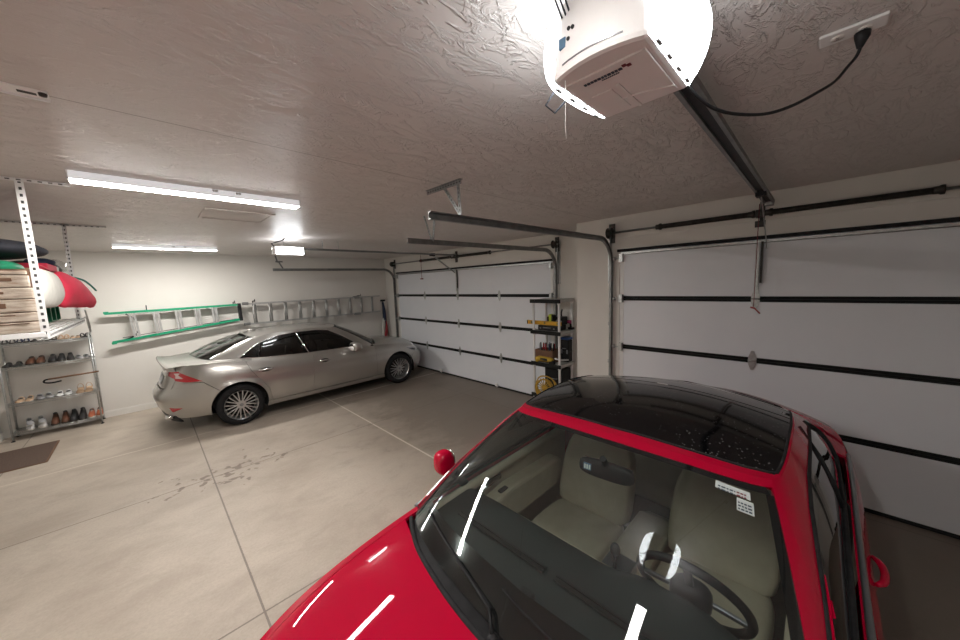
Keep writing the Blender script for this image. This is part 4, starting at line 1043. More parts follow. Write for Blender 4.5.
# ------------------------------------------------------------------ silver sedan
sd = thing('car', 'silver sedan parked along the ladder wall, nose to the far garage door', 'car', (2.36, 7.31, 0))
P = dict(W=.905, af=2.39, ar=2.36, pf=5.0, qf=2.5, pr=6.0, qr=2.7, zw=.60, zlo=.18, tuck=.085, under=.07, xfo=1.35, xro=1.55, bulge=.018, wr=.325, crown=3.2)
P['zsh'] = pchip([-2.36,-2.1,-1.7,-1.2,-.4,.5,1.0,1.5,1.9,2.2,2.34], [1.03,1.045,1.04,1.0,.955,.93,.905,.86,.79,.70,.62])
P['zc'] = pchip([-2.36,-2.28,-2.1,-1.7,-1.2,0,.9,1.3,1.7,2.0,2.2,2.3,2.4], [1.085,1.10,1.105,1.115,1.12,1.05,1.00,.975,.925,.86,.75,.625,.60])
def cr(x, z):
    q = 0
    q += .012*math.exp(-((z-(.70+.055*(-x)*.35))/.05)**2)*(1 if x > -1.6 else 0)      # hollow under the door crease
    for xa in (1.46,-1.42): q -= .018*math.exp(-((math.hypot(x-xa, z-.33)-.37)/.06)**2)
    return q
P['crease'] = cr
P['nose'] = lambda z: .20*max(0,(z-.45)/.3)**1.5 + .10*max(0,(.35-z)/.2)
P['stern'] = lambda z: -.045*math.exp(-((z-.57)/.13)**2)+(.15*max(0, (z-.60)/.45)**.9 + .10*max(0,(.40-z)/.22)) - (.05*max(0,(z-.93)/.12) if z > .93 else 0)
P['gu'] = [0,.5,.85,1.0,1.15,1.5,2.0,2.6,3.0,3.2,3.5,4]
P['belt'] = [(1.18,0,.985),(1.12,.36,.975),(.98,.64,.945),(.88,.735,.92),(.74,.775,.915),(.35,.80,.925),(-.25,.805,.945),(-.95,.785,.985),(-1.50,.72,1.03),(-1.72,.66,1.06),(-1.90,.42,1.095),(-1.96,0,1.105)]
P['roof'] = [(.36,0,1.395),(.34,.3,1.388),(.27,.50,1.368),(.22,.545,1.358),(.14,.565,1.36),(-.10,.578,1.385),(-.45,.578,1.393),(-.85,.562,1.37),(-1.05,.53,1.345),(-1.12,.49,1.345),(-1.17,.33,1.362),(-1.19,0,1.375)]
P['roofz'] = pchip([-1.3,-1.19,-.7,-.3,.1,.36,.5],[1.36,1.375,1.425,1.437,1.425,1.395,1.37])
K = make_car(P, sd); S_, XA = K.side, 1.46; zsh = P['zsh']
za = .325; ra = .375
c_ = math.acos
def arcpts(xc, z0, r=ra, rev=False):
    """arch notch from front to rear (decreasing x) above height z0"""
    a0 = math.asin((z0-za)/r); p = arch(xc, za, r, a0, PI-a0)
    return p[::-1] if rev else p
zs0 = .27
# front fender
S_('front_fender', [(.93,zs0+.02)]+K.shz(.93,1.98)+[(2.0,.72),(1.94,.60)]+[(XA+.43,.55)]+[p for p in arch(XA,za,ra,math.asin((.50-za)/ra),PI-math.asin((zs0+.02-za)/ra))], 'silver', .05, .05)
# doors
fdp = [(.93,zs0+.02)]+K.shz(.93,-.30)[::1]+[(-.33,zs0+.02)]
fdr = S_('front_door', [(.93,zs0+.02),(.93,zsh(.93))]+K.shz(.93,-.27)[1:]+[(-.33,zs0+.02)], 'silver')
xr0 = -1.42
rdr = S_('rear_door', [(-.33,zs0+.02),(-.27,zsh(-.27))]+K.shz(-.27,-1.30)[1:]+[(-1.24,.84),(-1.12,.66),(-1.02,.52),(-.98,zs0+.02)], 'silver')
# quarter panel
a_end = math.asin((.50-za)/ra)
arc_r = arch(xr0, za, ra, a_end, PI-a_end)
S_('rear_quarter', [(-.98,zs0+.02),(-1.02,.52),(-1.12,.66),(-1.24,.84)]+K.shz(-1.30,-2.10)+[(-2.10,.80),(-1.86,.787)]+arch(xr0,za,ra,PI-.875,math.asin((zs0+.02-za)/ra)), 'silver')
# sills
S_('rocker_panel', [(XA-ra*math.cos(math.asin((zs0-.06-za)/ra))-.0,zs0-.06),(XA-ra*math.cos(math.asin((zs0+.015-za)/ra)),zs0+.015),(xr0+ra*math.cos(math.asin((zs0+.015-za)/ra)),zs0+.015),(xr0+ra*math.cos(math.asin((zs0-.06-za)/ra)),zs0-.06)], 'silver', .1, .03, off=.006)
# bumpers: (t,z) across the ends
T = K.T
def endpanel(name, poly, mt, rear, du=.05, dv=.04, **kw):
    f = (lambda u, v: (lambda p: p)(K.surf(math.copysign(T-abs(u), u) if rear else u, v)))
    return panel(name, poly, f, du, dv, mt, K.root, ref=(0,0,.55), **kw)
tf = K.tx(1.94); tb = T-K.tx(-1.87); tb2 = T-K.tx(-2.08)
def sym(poly):  # poly for u>0 from top centre edge clockwise; mirror
    return poly+[(-u, v) for u, v in poly[::-1]]
ta = K.tx(XA+ra*math.cos(math.asin(.0))); 
endpanel('front_bumper', inset(sym([(K.tx(x), zsh(x)-.001) for x in (2.38,2.36,2.33,2.28,2.22,2.15,2.08,2.02)]+[(K.tx(2.0),.715),(tf,.60),(K.tx(XA+.43),.545),(K.tx(XA+ra*math.cos(.45)),.485),(K.tx(XA+ra*math.cos(.1)),.36),(K.tx(XA+ra*math.cos(-.2)),.20)]), .002), 'silver', False)
tR = lambda x: T-K.tx(x)
endpanel('rear_bumper', inset(sym([(tR(-2.34)*.55,.70),(tR(-2.34),.70),(tR(-2.15),.722),(tR(-2.10),.797),(tR(-1.86),.784),(tR(xr0-ra*math.cos(.875)),za+ra*math.sin(.875)),(tR(xr0-ra*math.cos(.70)),za+ra*math.sin(.70)),(tR(xr0-ra*math.cos(.52)),za+ra*math.sin(.52)),(tR(xr0-ra*math.cos(.35)),.453),(tR(xr0-ra*math.cos(.2)),za+ra*math.sin(.2)),(tR(xr0-ra*math.cos(.05)),.335),(tR(xr0-ra*math.cos(-.15)),.26)]), .002), 'silver', True, off=.008)
endpanel('rear_diffuser', sym([(.30,.33),(.62,.30),(.70,.20)]), 'black', True, off=.014)
endpanel('trunk_face', inset(sym([(.10,1.03),(.62,1.03),(.66,.90),(.60,.71)]), .002), 'silver', True)
for s in (-1,1):
    endpanel('corner_panel', inset([(s*.655,1.035),(s*(tR(-2.10)),1.04),(s*tR(-2.10),.80),(s*tR(-2.15),.725),(s*.605,.705),(s*.66,.90)], .002), 'silver', True)
# lamps
for s in (-1,1):
    tl = endpanel('tail_lamp', [(s*.42,.955),(s*.70,.965),(s*tR(-2.16),.955),(s*tR(-1.98),.865),(s*tR(-1.86),.80),(s*tR(-2.06),.805),(s*tR(-2.2),.83),(s*.62,.86),(s*.44,.90)], 'tail', True, .03, .02, off=.006, flange=.012)
    ti = endpanel('lamp_strip', [(s*.60,.935),(s*.72,.94),(s*(tR(-2.17)),.91),(s*tR(-2.10),.86),(s*tR(-2.2),.865),(s*.64,.905)], 'tailin', True, .03, .02, off=.0075, flange=.004); ti.parent = tl
    endpanel('rear_reflector', [(s*.60,.435),(s*tR(-2.24),.44),(s*tR(-2.10),.425),(s*tR(-2.2),.375),(s*.62,.37)], 'tail', True, .03, .02, off=.016, flange=.012)
    b = MB(); b.lathe([(.030,0),(.036,0),(.036,.10),(.030,.10)], (-2.31,s*.52,.285), (1,0,0), n=18, closed=True); b.build('exhaust_tip', 'chrome', sd)
pl = endpanel('licence_plate', sym([(.24,.865),(.24,.75)]), 'plate', True, .1, .1, off=.012, flange=.006)
# rear emblem: an oval ring with a slanted stroke
EP = lambda y, z: K.surf(math.copysign(T-abs(y), y), z)+Vector((-.006,0,0))
em = MB(); em.tube([EP(.045*math.cos(a)+.0003,.965+.03*math.sin(a)) for a in [2*PI*i/24 for i in range(24)]], .0035, 6, closed=True); em.tube([EP(.012,.985),EP(-.002,.952),EP(-.03,.95)], .003, 6); em.build('emblem', 'chrome', sd)
# top: hood, deck
hp = [(1.22,0.70)]
hood = [(x, y) for x, y in K.sh_pts(1.0,2.02,14,.085)]+[(2.10,.50),(2.16,.2)]; hood = hood+[(x,-y) for x, y in hood[::-1]]+[(1.12,-.4),(1.19,0),(1.12,.4)]
panel('hood', inset(hood, .002), K.top, .06, .06, 'silver', sd, ref=(0,0,.3))
for s in (-1,1):
    e1 = K.sh_pts(.93,2.02,14,.085); e2 = K.sh_pts(.93,2.02,14,.0)
    panel('fender_top', inset([(x, s*y) for x, y in e1+e2[::-1]], .0015), K.top, .06, .04, 'silver', sd, ref=(0,0,.3))
nosep = [(2.02,K.edge(2.02)[0]),(2.10,K.edge(2.10)[0]),(2.16,K.edge(2.16)[0]),(2.2,K.edge(2.2)[0]-.01)]
xm = max(v for v in [K.surf(0.001, zsh(2.34)).x]) - .004
nose_out = [(x, max(0,K.edge(x)[0]-.002)) for x in [2.02+(xm-2.02)*i for i in (0,.1,.2,.3,.4,.5,.6,.7,.8,.87,.93,.965,.985,.996)]]
nose_poly = nose_out+[(x,-y) for x, y in nose_out[::-1]]+[(2.02,-(K.edge(2.02)[0]-.085)),(2.10,-.50),(2.16,-.2),(2.16,.2),(2.10,.50),(2.02,K.edge(2.02)[0]-.085)]
panel('nose_panel', nose_poly, K.top, .05, .05, 'silver', sd, ref=(0,0,.3))
for s in (-1,1):
    hl = S_('headlamp', [(1.72,.755),(1.95,.735),(2.12,.68),(2.16,.62),(2.0,.62),(1.88,.66)], 'headlamp', .03, .02, gap=0, sides=(s,), off=.006, flange=.012)[0]
    S_('lamp_bezel', [(1.80,.715),(1.95,.70),(2.08,.655),(2.0,.64),(1.90,.675)], 'black', .03, .02, gap=0, sides=(s,), off=.0075, flange=.004)[0].parent = hl
endpanel('front_grille', sym([(.16,.62),(.30,.60),(.20,.45),(.36,.24)]), 'black', False, off=.006)
xb = -2.285
deck = [(x, max(.0, y)) for x, y in K.sh_pts(-1.70,-2.18,10,.10)]+[(-2.25,.60),(-2.268,.3)]
deck = deck+[(x,-y) for x, y in deck[::-1]]+[(-1.82,-.5),(-1.88,0),(-1.82,.5)]
panel('trunk_lid', inset(deck, .002), K.top, .05, .05, 'silver', sd, ref=(0,0,.3))
for s in (-1,1):
    e1 = K.sh_pts(-1.2,-2.22,14,.10); e2 = K.sh_pts(-1.2,-2.22,14,.0)
    panel('quarter_top', inset([(x, s*y) for x, y in e1+e2[::-1]], .001), K.top, .06, .04, 'silver', sd, ref=(0,0,.3))
# lip spoiler along the rear edge of the trunk
sp = MB(); k = 20; vs = []
for i in range(k+1):
    y = -.64+1.28*i/k; q = abs(y)/.64; xx = -2.285+.08*q**3; z0 = K.top(max(-2.25, xx+.10), y*.93).z
    e = (1-q**6)
    vs += [(xx+.17,y,z0+.001),(xx+.06,y,z0+.010*e),(xx-.02,y,z0+.028*e),(xx-.03,y,z0+.020*e),(xx+.0,y,z0-.05)]
sp.add(vs, [(i*5+j,i*5+j+1,i*5+j+6,i*5+j+5) for i in range(k) for j in range(4)], 0, True); sp.build('spoiler_lip', 'silver', sd)
# greenhouse
G = lambda s: (lambda u, v: K.gh(u, v, s))
def ghp(name, poly, mt, s=1, du=.12, dv=.12, **kw): return panel(name, poly, G(s), du, dv, mt, K.root, ref=(-.3,0,.9), **kw)
ghp('windshield', round_poly([(-.90,0.0),(.90,0.0),(.88,.965),(-.88,.965)], .06), 'tint')
def backglass(name, mt, u0, v0, v1): return panel(name, round_poly([(u0,v0),(8-u0,v0),(7.98-u0,v1),(u0+.02,v1)], .07), lambda u, v: K.gh(u, v, 1) if u <= 4 else K.gh(8-u, v, -1), .1, .1, mt, K.root, ref=(-.3,0,.9))
backglass('rear_window', 'tint', 3.24, .05, .93)
def gx(*pts): return [K.guv(x, z) for x, z in pts]
dlo = gx((.66,.935),(.52,.955),(.0,.965),(-.40,.975),(-.95,1.005),(-1.36,1.045),(-1.30,1.085),(-1.16,1.175),(-1.0,1.255),(-.75,1.325),(-.45,1.352),(-.1,1.345),(.10,1.315),(.30,1.20),(.5,1.06))
dlo_in = dlo
def surround(s):
    """painted side frame with a hole for the glass: four strips"""
    outer_top = [(1.0+.01,.999)]; 
    k = len(dlo); idx_top = list(range(5, 15))
    lo_edge = [dlo[i] for i in range(0, 6)]            # front tip to rear tip along the belt
    hi_edge = [dlo[i % k] for i in range(5, k+1)]      # rear tip over the roof to front tip
    ghp('side_frame', [(.93,-.02)]+[(u, v) for u, v in lo_edge[:1]]+[(u, v) for u, v in hi_edge[::-1]][1:]+[(3.22,.02)]+[(3.24,.93),(3.1,.998),(2.6,.998),(2.0,.998),(1.5,.998),(1.15,.998),(.93,.99),(.90,.965),(.915,.5)], 'silver', s, .08, .08, flange=.012)
    ghp('belt_frame', lo_edge+[(3.22,.02),(3.1,-.05),(2.6,-.05),(2.0,-.05),(1.5,-.05),(1.15,-.05),(.93,-.02)], 'silver', s, .08, .08, flange=.008)
for s in (-1, 1):
    surround(s)
    i1 = inset(dlo, .004)
    def cutx(xa, xb_):   # part of the outline between two u values
        return [(min(max(u, xa), xb_), v) for u, v in i1]
    ua, ub, uc = K.guv(-.36,1.15)[0], K.guv(-.44,1.15)[0], K.guv(-1.06,1.1)[0]
    from_poly = i1
    def clip(poly, c, keep_less):
        out = []; k = len(poly)
        for i in range(k):
            p, q = poly[i], poly[(i+1) % k]; pi_, qi = (p[0] < c) == keep_less, (q[0] < c) == keep_less
            if pi_: out.append(p)
            if pi_ != qi:
                f_ = (c-p[0])/(q[0]-p[0]); out.append((c, p[1]+(q[1]-p[1])*f_))
        return out
    ghp('front_side_window', clip(i1, ua, True), 'tint', s, off=-.004, flange=.003)
    ghp('rear_side_window', clip(clip(i1, ub, False), uc, True), 'tint', s, off=-.004, flange=.003)
    ghp('quarter_window', clip(i1, uc+.02, False), 'tint', s, off=-.004, flange=.003)
    ghp('door_pillar', clip(clip(i1, ua, False), ub, True), 'glossblack', s, off=.001, flange=.004)
    b = MB(); um = (ua+ub)/2; b.tube([K.gh(um, v, s)+Vector((0,s*.003,0)) for v in (.06,.3,.6,.90)], .007, 6); b.build('pillar_trim', 'chrome', sd)
    b = MB(); n_ = len(dlo); b.tube([K.gh(u, v, s)+Vector((0,s*.004,0)) for u, v in dlo], .0055, 6, closed=True); b.build('window_trim', 'chrome', sd)
    b = MB(); b.beam(K.gh(uc, .16, s)+Vector((0,s*.003,0)), K.gh(K.guv(-1.02,1.24)[0], K.guv(-1.02,1.24)[1], s)+Vector((0,s*.003,0)), .014, .006, up=(0,s,0)); b.build('window_divider', 'glossblack', sd)
rl = []
for i in range(25): u = .0+4.0*i/24; rl.append((K.rf[0](u), K.rf[1](u)))
panel('roof', rl+[(x,-y) for x, y in rl[::-1]][1:-1], K.roof, .06, .06, 'silver', sd, ref=(0,0,.3), flange=.004)
sv = MB(); sv.prism([(-.30,-.30),(-.30,.30),(-.02,.34),(.02,.34),(.02,-.34),(-.02,-.34)], 0, 1, fn=lambda u, v, w_: K.roof(u+.15, v)+Vector((0,0,.001+.003*w_)))
sv.build('sunroof', 'glossblack', sd)
# handles, mirrors
for s, dl in ((1,1),(-1,0)):
    for dd, xh in ((fdr,-.20),(rdr,-1.14)):
        zh = .80 if xh > -.5 else .825; d_ = dd[1 if s > 0 else 0]
        pts = [K.surf(s*K.tx(xh+.02+.20*i/8-.02), zh+.008*math.sin(PI*i/8)) for i in range(9)]
        b = MB(); b.tube([p+Vector((0,s*(.004+.030*math.sin(PI*i/8)**.5),0)) for i, p in enumerate(pts)], [.010,.016,.018,.018,.018,.018,.018,.016,.010], 8); b.build('door_handle', 'chrome', d_)
        b = MB(); c0 = K.surf(s*K.tx(xh+.10), zh); b.blob(c0+Vector((0,s*.001,0)), (.085,.008,.036), 14, 8); b.build('handle_cup', 'darksteel', d_)
    mirror_unit(sd, 'silver', .46, s*1.0, .985, s, 1.3)
for xw in (XA, xr0):
    for s in (-1,1): wheel(sd, xw, s*.79, .325, .232, .215, 0, s)
wheel_wells(K, (XA, xr0), ra+.005, .55, .86)
b = MB(); b.box((-1.8,-.55,.21), (1.8,.55,.30)); b.build('underbody', 'well', sd)
b = MB(); b.box((-1.05,-.70,.30), (.95,.70,.42)); b.box((-1.75,-.66,.30), (-1.05,.66,.98)); b.box((.95,-.66,.30), (1.10,.66,.90)); b.build('cabin_floor', 'carpet', sd)
for xs_ in (.10,-.85):
    for y in ((-.37,.37) if xs_ > 0 else (-.33,.33)):
        b = MB(); b.blob((xs_,y,.56), (.27,.25,.09), 14, 8, ex=.6); b.blob((xs_-.27,y,.85), (.08,.25,.33), 14, 8, ex=.6); b.blob((xs_-.32,y,1.20), (.05,.13,.09), 12, 8, ex=.7); b.build('seat', 'carpet', sd)
b = MB(); b.blob((.72,0,.86), (.28,.68,.10), 16, 8, ex=.5); b.build('dashboard', 'carpet', sd)
# wipers and antenna
b = MB(); b.blob((-1.02,0,1.405), (.07,.018,.03), 12, 8, ex=.8); b.build('antenna_fin', 'silver', sd)
# ------------------------------------------------------------------ red hardtop
rc = thing('car', 'red car with a black roof in the foreground, facing the camera', 'car', (1.75, .68, 0), PI)
P = dict(W=.915, af=2.20, ar=2.22, pf=4.6, qf=2.4, pr=7.0, qr=2.2, zw=.58, zlo=.18, tuck=.072, under=.07, xfo=1.25, xro=1.35, bulge=.022, wr=.32, crown=3.0)
P['zsh'] = pchip([-2.22,-2.0,-1.6,-1.1,-.4,.4,.9,1.3,1.7,2.0,2.2], [.93,.965,.985,.975,.945,.93,.90,.86,.79,.71,.61])
P['zc'] = pchip([-2.22,-2.12,-2.0,-1.7,-1.4,0,.9,1.25,1.6,1.9,2.05,2.115,2.2], [.93,1.03,1.05,1.075,1.085,1.06,.985,.945,.895,.81,.71,.615,.60])
def cr2(x, z):
    q = 0
    for xa in (1.31,-1.27): q -= .015*math.exp(-((math.hypot(x-xa, z-.32)-.37)/.06)**2)
    return q + .010*math.exp(-((z-.70)/.05)**2)
P['crease'] = cr2
P['nose'] = lambda z: .22*max(0,(z-.45)/.3)**1.5 + .10*max(0,(.35-z)/.2)
P['stern'] = lambda z: .09*max(0,(z-.62)/.4)**1.4 + .10*max(0,(.40-z)/.22)
P['gu'] = [0,.5,.85,1.0,1.15,1.5,2.0,2.6,3.0,3.2,3.5,4]
P['belt'] = [(1.04,0,.968),(1.0,.36,.962),(.905,.69,.945),(.82,.785,.935),(.70,.808,.93),(.40,.815,.942),(-.20,.812,.955),(-.90,.81,.97),(-1.36,.765,.99),(-1.50,.68,1.02),(-1.62,.42,1.06),(-1.68,0,1.075)]
P['roof'] = [(.255,0,1.395),(.24,.3,1.387),(.195,.545,1.365),(.14,.60,1.358),(.06,.612,1.362),(-.08,.618,1.374),(-.35,.618,1.382),(-.70,.595,1.352),(-.90,.55,1.30),(-.97,.50,1.30),(-1.03,.33,1.315),(-1.06,0,1.33)]
P['roofz'] = pchip([-1.2,-1.06,-.7,-.35,0,.25,.4],[1.30,1.33,1.418,1.455,1.443,1.395,1.37])
K = make_car(P, rc); S_, XA, xr0 = K.side, 1.31, -1.27; zsh = P['zsh']; za = .32; ra = .365; T = K.T
zs0 = .27; lowf = math.asin((zs0+.02-za)/ra); endf = math.asin((.50-za)/ra)
S_('front_fender', [(.83,zs0+.02)]+K.shz(.83,1.84)+[(1.84,.70),(1.78,.60),(XA+.415,.50)]+arch(XA,za,ra,endf,PI-lowf), 'red')
drs = S_('door', [(.83,zs0+.02)]+K.shz(.83,-.52)+[(-.55,.70),(-.50,zs0+.02)], 'red')
S_('rear_quarter', [(-.50,zs0+.02),(-.55,.70)]+K.shz(-.52,-1.98)+[(-1.96,.70),(-1.78,.66),(-1.72,.50)]+arch(xr0,za,ra,PI-endf,lowf), 'red')
S_('rocker_panel', [(XA-ra*math.cos(math.asin((zs0-.06-za)/ra)),zs0-.06),(XA-ra*math.cos(math.asin((zs0+.015-za)/ra)),zs0+.015),(xr0+ra*math.cos(math.asin((zs0+.015-za)/ra)),zs0+.015),(xr0+ra*math.cos(math.asin((zs0-.06-za)/ra)),zs0-.06)], 'red', .1, .03, off=.006)
tR = lambda x: T-K.tx(x)
endpanel('front_bumper', inset(sym([(K.tx(x), zsh(x)-.001) for x in (2.195,2.18,2.15,2.1,2.05,2.0,1.95,1.9,1.845)]+[(K.tx(1.845),.70),(K.tx(1.785),.60),(K.tx(XA+.415),.50),(K.tx(XA+ra*math.cos(endf)),.50),(K.tx(XA+ra*math.cos(.1)),.36),(K.tx(XA+ra*math.cos(-.2)),.20)]), .002), 'red', False)
endpanel('front_grille', sym([(.10,.53),(.30,.52),(.36,.44),(.46,.30)]), 'black', False, off=.006)
endpanel('rear_bumper', inset(sym([(tR(-2.18)*.6,.68),(tR(-1.96),.69),(tR(-1.78),.658),(tR(-1.72),.50),(tR(xr0-ra*math.cos(endf)),.497),(tR(xr0-ra*math.cos(.1)),.35),(tR(xr0-ra*math.cos(-.15)),.26)]), .002), 'red', True, off=.006)
endpanel('trunk_face', inset(sym([(.10,.90),(.58,.90),(.62,.80),(.56,.69)]), .002), 'red', True)
for s in (-1,1):
    endpanel('corner_panel', inset([(s*.585,.905),(s*tR(-1.98),.94),(s*tR(-1.97),.70),(s*.565,.69),(s*.625,.80)], .002), 'red', True)
    endpanel('tail_lamp', [(s*.50,.87),(s*tR(-2.05),.90),(s*tR(-1.90),.84),(s*tR(-2.02),.76),(s*.52,.77)], 'tail', True, .03, .02, off=.006, flange=.012)
    S_('headlamp', [(1.55,.775),(1.85,.725),(2.05,.66),(2.08,.58),(1.9,.60),(1.75,.66)], 'headlamp', .03, .02, gap=0, sides=(s,), off=.006, flange=.012)
endpanel('licence_plate', sym([(.24,.80),(.24,.69)]), 'plate', True, .1, .1, off=.012, flange=.006)
# hood and fender tops
hood = [(x, y) for x, y in K.sh_pts(.90,1.78,12,.050)]+[(1.88,.50),(1.94,.2)]; hood = hood+[(x,-y) for x, y in hood[::-1]]+[(1.015,-.5),(1.07,-.25),(1.09,0),(1.07,.25),(1.015,.5)]
panel('hood', inset(hood, .002), K.top, .05, .05, 'red', rc, ref=(0,0,.3))
for s in (-1,1):
    e1 = K.sh_pts(.80,1.78,14,.050); e2 = K.sh_pts(.80,1.78,14,.0)
    panel('fender_top', inset([(x, s*y) for x, y in e1+e2[::-1]], .0015), K.top, .05, .03, 'red', rc, ref=(0,0,.3))
    e1 = K.sh_pts(-1.2,-2.02,14,.08); e2 = K.sh_pts(-1.2,-2.02,14,.0)
    panel('quarter_top', inset([(x, s*y) for x, y in e1+e2[::-1]], .001), K.top, .05, .03, 'red', rc, ref=(0,0,.3))
xm = K.surf(.001, zsh(2.2)).x-.004
no = [(x, max(0,K.edge(x)[0]-.002)) for x in [1.78+(xm-1.78)*i for i in (0,.1,.2,.3,.4,.5,.6,.7,.8,.87,.93,.965,.985,.996)]]
panel('nose_panel', (no+[(x,-y) for x, y in no[::-1]]+[(1.78,-(K.edge(1.78)[0]-.050)),(1.88,-.50),(1.94,-.2),(1.94,.2),(1.88,.50),(1.78,K.edge(1.78)[0]-.050)]), K.top, .05, .05, 'red', rc, ref=(0,0,.3))
dk = [(x, y) for x, y in K.sh_pts(-1.42,-2.02,10,.08)]+[(-2.08,.55),(-2.10,.25)]
dk = dk+[(x,-y) for x, y in dk[::-1]]+[(-1.52,-.5),(-1.60,0),(-1.52,.5)]
panel('trunk_lid', inset(dk, .002), K.top, .05, .05, 'red', rc, ref=(0,0,.3))
# cowl: black plastic between hood and glass
cw = [(.90,-.75),(1.015,-.5),(1.07,-.25),(1.09,0),(1.07,.25),(1.015,.5),(.90,.75),(.80,.74),(.86,.66),(.96,.36),(1.0,0),(.96,-.36),(.86,-.66),(.80,-.74)]
panel('cowl_panel', cw, lambda x, y: K.top(x, y)-Vector((0,0,.012)), .05, .05, 'black', rc, ref=(0,0,.3))
b = MB(); b.tube([K.top(x, y)+Vector((-.004,0,-.003)) for x, y in smooth([(p[0],p[1],0) for p in ((1.02,-.735),(1.13,-.5),(1.19,-.25),(1.215,0),(1.19,.25),(1.13,.5),(1.02,.735))], 5) for x, y in [(x, y)]] if False else [K.top(q.x, q.y)+Vector((-.006,0,-.002)) for q in smooth([(.885,-.765,0),(.945,-.66,0),(1.012,-.5,0),(1.067,-.25,0),(1.087,0,0),(1.067,.25,0),(1.012,.5,0),(.945,.66,0),(.885,.765,0)])], .011, 8); b.build('hood_seal', 'rubber', rc)
# glasshouse
ghp('windshield', round_poly([(-.95,.005),(.95,.005),(.925,.955),(-.925,.955)], .05), 'wind', du=.08, dv=.08, flange=.004)
W0 = bpy.data.objects['windshield.001'] if 'windshield.001' in bpy.data.objects else None
wsh = [o for o in rc.children if o.name.startswith('windshield')][0]
def frit(poly): 
    o = ghp('frit_band', poly, 'glossblack', off=-.004, du=.06, dv=.06, flange=.002); o.parent = wsh
frit([(-.935,.005),(.935,.005),(.945,.13),(.85,.145),(.4,.155),(0,.16),(-.4,.155),(-.85,.145),(-.945,.13)])
frit([(-.89,.955),(-.66,.955),(-.3,.955),(.3,.955),(.66,.955),(.89,.955),(.91,.92),(.86,.925),(.3,.93),(-.3,.93),(-.86,.925),(-.91,.92)])
for s in (-1,1): frit([(s*.948,.12),(s*.925,.92),(s*.885,.92),(s*.905,.14)])
dlo = gx((.82,.942),(.5,.958),(.0,.968),(-.6,.98),(-1.10,1.0),(-1.24,1.03),(-1.235,1.085),(-1.12,1.15),(-.95,1.22),(-.72,1.258),(-.4,1.287),(-.1,1.28),(.10,1.25),(.32,1.175),(.58,1.07))
ghp('windshield_header', [(-.93,.955),(.93,.955),(.93,1.0),(-.93,1.0)], 'red', 1, .06, .05)
for s in (-1,1):
    k = len(dlo); lo_edge = dlo[0:6]; hi_edge = [dlo[i % k] for i in range(5, k+1)]
    ghp('pillar', [(.97,-.02),(1.04,-.02),(1.045,.05),(1.06,.5),(1.07,1.0),(.93,1.0),(.93,.955),(.926,.955),(.951,.005)], 'red', s, .05, .08)
    ghp('roof_rail', [(1.045,.03)]+lo_edge[:1]+hi_edge[::-1][1:]+[(3.12,.02),(3.14,.93),(3.1,1.0),(2.6,1.0),(2.0,1.0),(1.5,1.0),(1.15,1.0),(1.07,1.0),(1.06,.5)], 'red', s, .08, .08, flange=.012)
    ghp('belt_frame', lo_edge+[(3.12,.02),(3.05,-.05),(2.6,-.05),(2.0,-.05),(1.5,-.05),(1.15,-.05),(1.045,-.03),(1.045,.03)], 'glossblack', s, .08, .08, flange=.008)
    i1 = inset(dlo, .004)
    def clip(poly, c, keep_less):
        out = []; k = len(poly)
        for i in range(k):
            p, q = poly[i], poly[(i+1) % k]; pi_, qi = (p[0] < c) == keep_less, (q[0] < c) == keep_less
            if pi_: out.append(p)
            if pi_ != qi:
                f_ = (c-p[0])/(q[0]-p[0]); out.append((c, p[1]+(q[1]-p[1])*f_))
        return out
    um = K.guv(-.52,1.15)[0]
    ghp('side_window', clip(i1, um-.01, True), 'tint', s, off=-.004, flange=.003)
    ghp('quarter_window', clip(i1, um+.01, False), 'tint', s, off=-.004, flange=.003)
    b = MB(); b.tube([K.gh(u, v, s) for u, v in dlo], .010, 6, closed=True); b.build('window_seal', 'rubber', rc)
    b = MB(); b.tube([K.gh(um, v, s) for v in (.06,.3,.6,.93)], .008, 6); b.build('window_seal', 'rubber', rc)
    b = MB(); b.tube([K.surf(s*K.tx(x), zsh(x)-.006)+Vector((0,s*.002,.004)) for x in [.80-2.05*i/24 for i in range(25)]], .011, 6); b.build('belt_trim', 'trimgrey', rc)
    ghp('rear_pillar', [(3.12,-.02),(3.30,-.02),(3.32,.98),(3.14,.98)], 'red', s, .05, .08)
backglass('rear_window', 'tint', 3.31, .03, .95)
rl = []
for i in range(41): u = 4.0*i/40; rl.append((K.rf[0](u), K.rf[1](u)))
def cutroof(x0, x1): 
    a = [(x, y) for x, y in rl if x0 <= x <= x1]; 
    def yr(x):
        lo, hi = 0, 4.0
        for _ in range(30):
            m_ = (lo+hi)/2
            if K.rf[0](m_) > x: lo = m_
            else: hi = m_
        return K.rf[1]((lo+hi)/2)
    h = ([(x1, yr(x1))] if x1 < .18 else [])+a+([(x0, yr(x0))] if x0 > -.95 else [])
    h = [p for p in h if p[1] > 1e-3] if False else h
    q = h+[(x,-y) for x, y in h[::-1]]
    out = []
    for p in q:
        if not out or (Vector(p)-Vector(out[-1])).length > 1e-4: out.append(p)
    if (Vector(out[0])-Vector(out[-1])).length < 1e-4: out.pop()
    return out
def loop_y(x):
    lo, hi = 0, 4.0
    for _ in range(30):
        m_ = (lo+hi)/2
        if K.rf[0](m_) > x: lo = m_
        else: hi = m_
    return K.rf[1]((lo+hi)/2)
def loop_x(y):            # front part of the loop
    lo, hi = 0, 1.2
    for _ in range(30):
        m_ = (lo+hi)/2
        if K.rf[1](m_) < y: lo = m_
        else: hi = m_
    return K.rf[0]((lo+hi)/2)
HB, RI = .045, .014
yc = .572; xc_ = loop_x(yc)-HB
front = [(loop_x(abs(y))-HB, y) for y in [yc*(-1+2*i/16) for i in range(17)]]          # from y=-yc to +yc
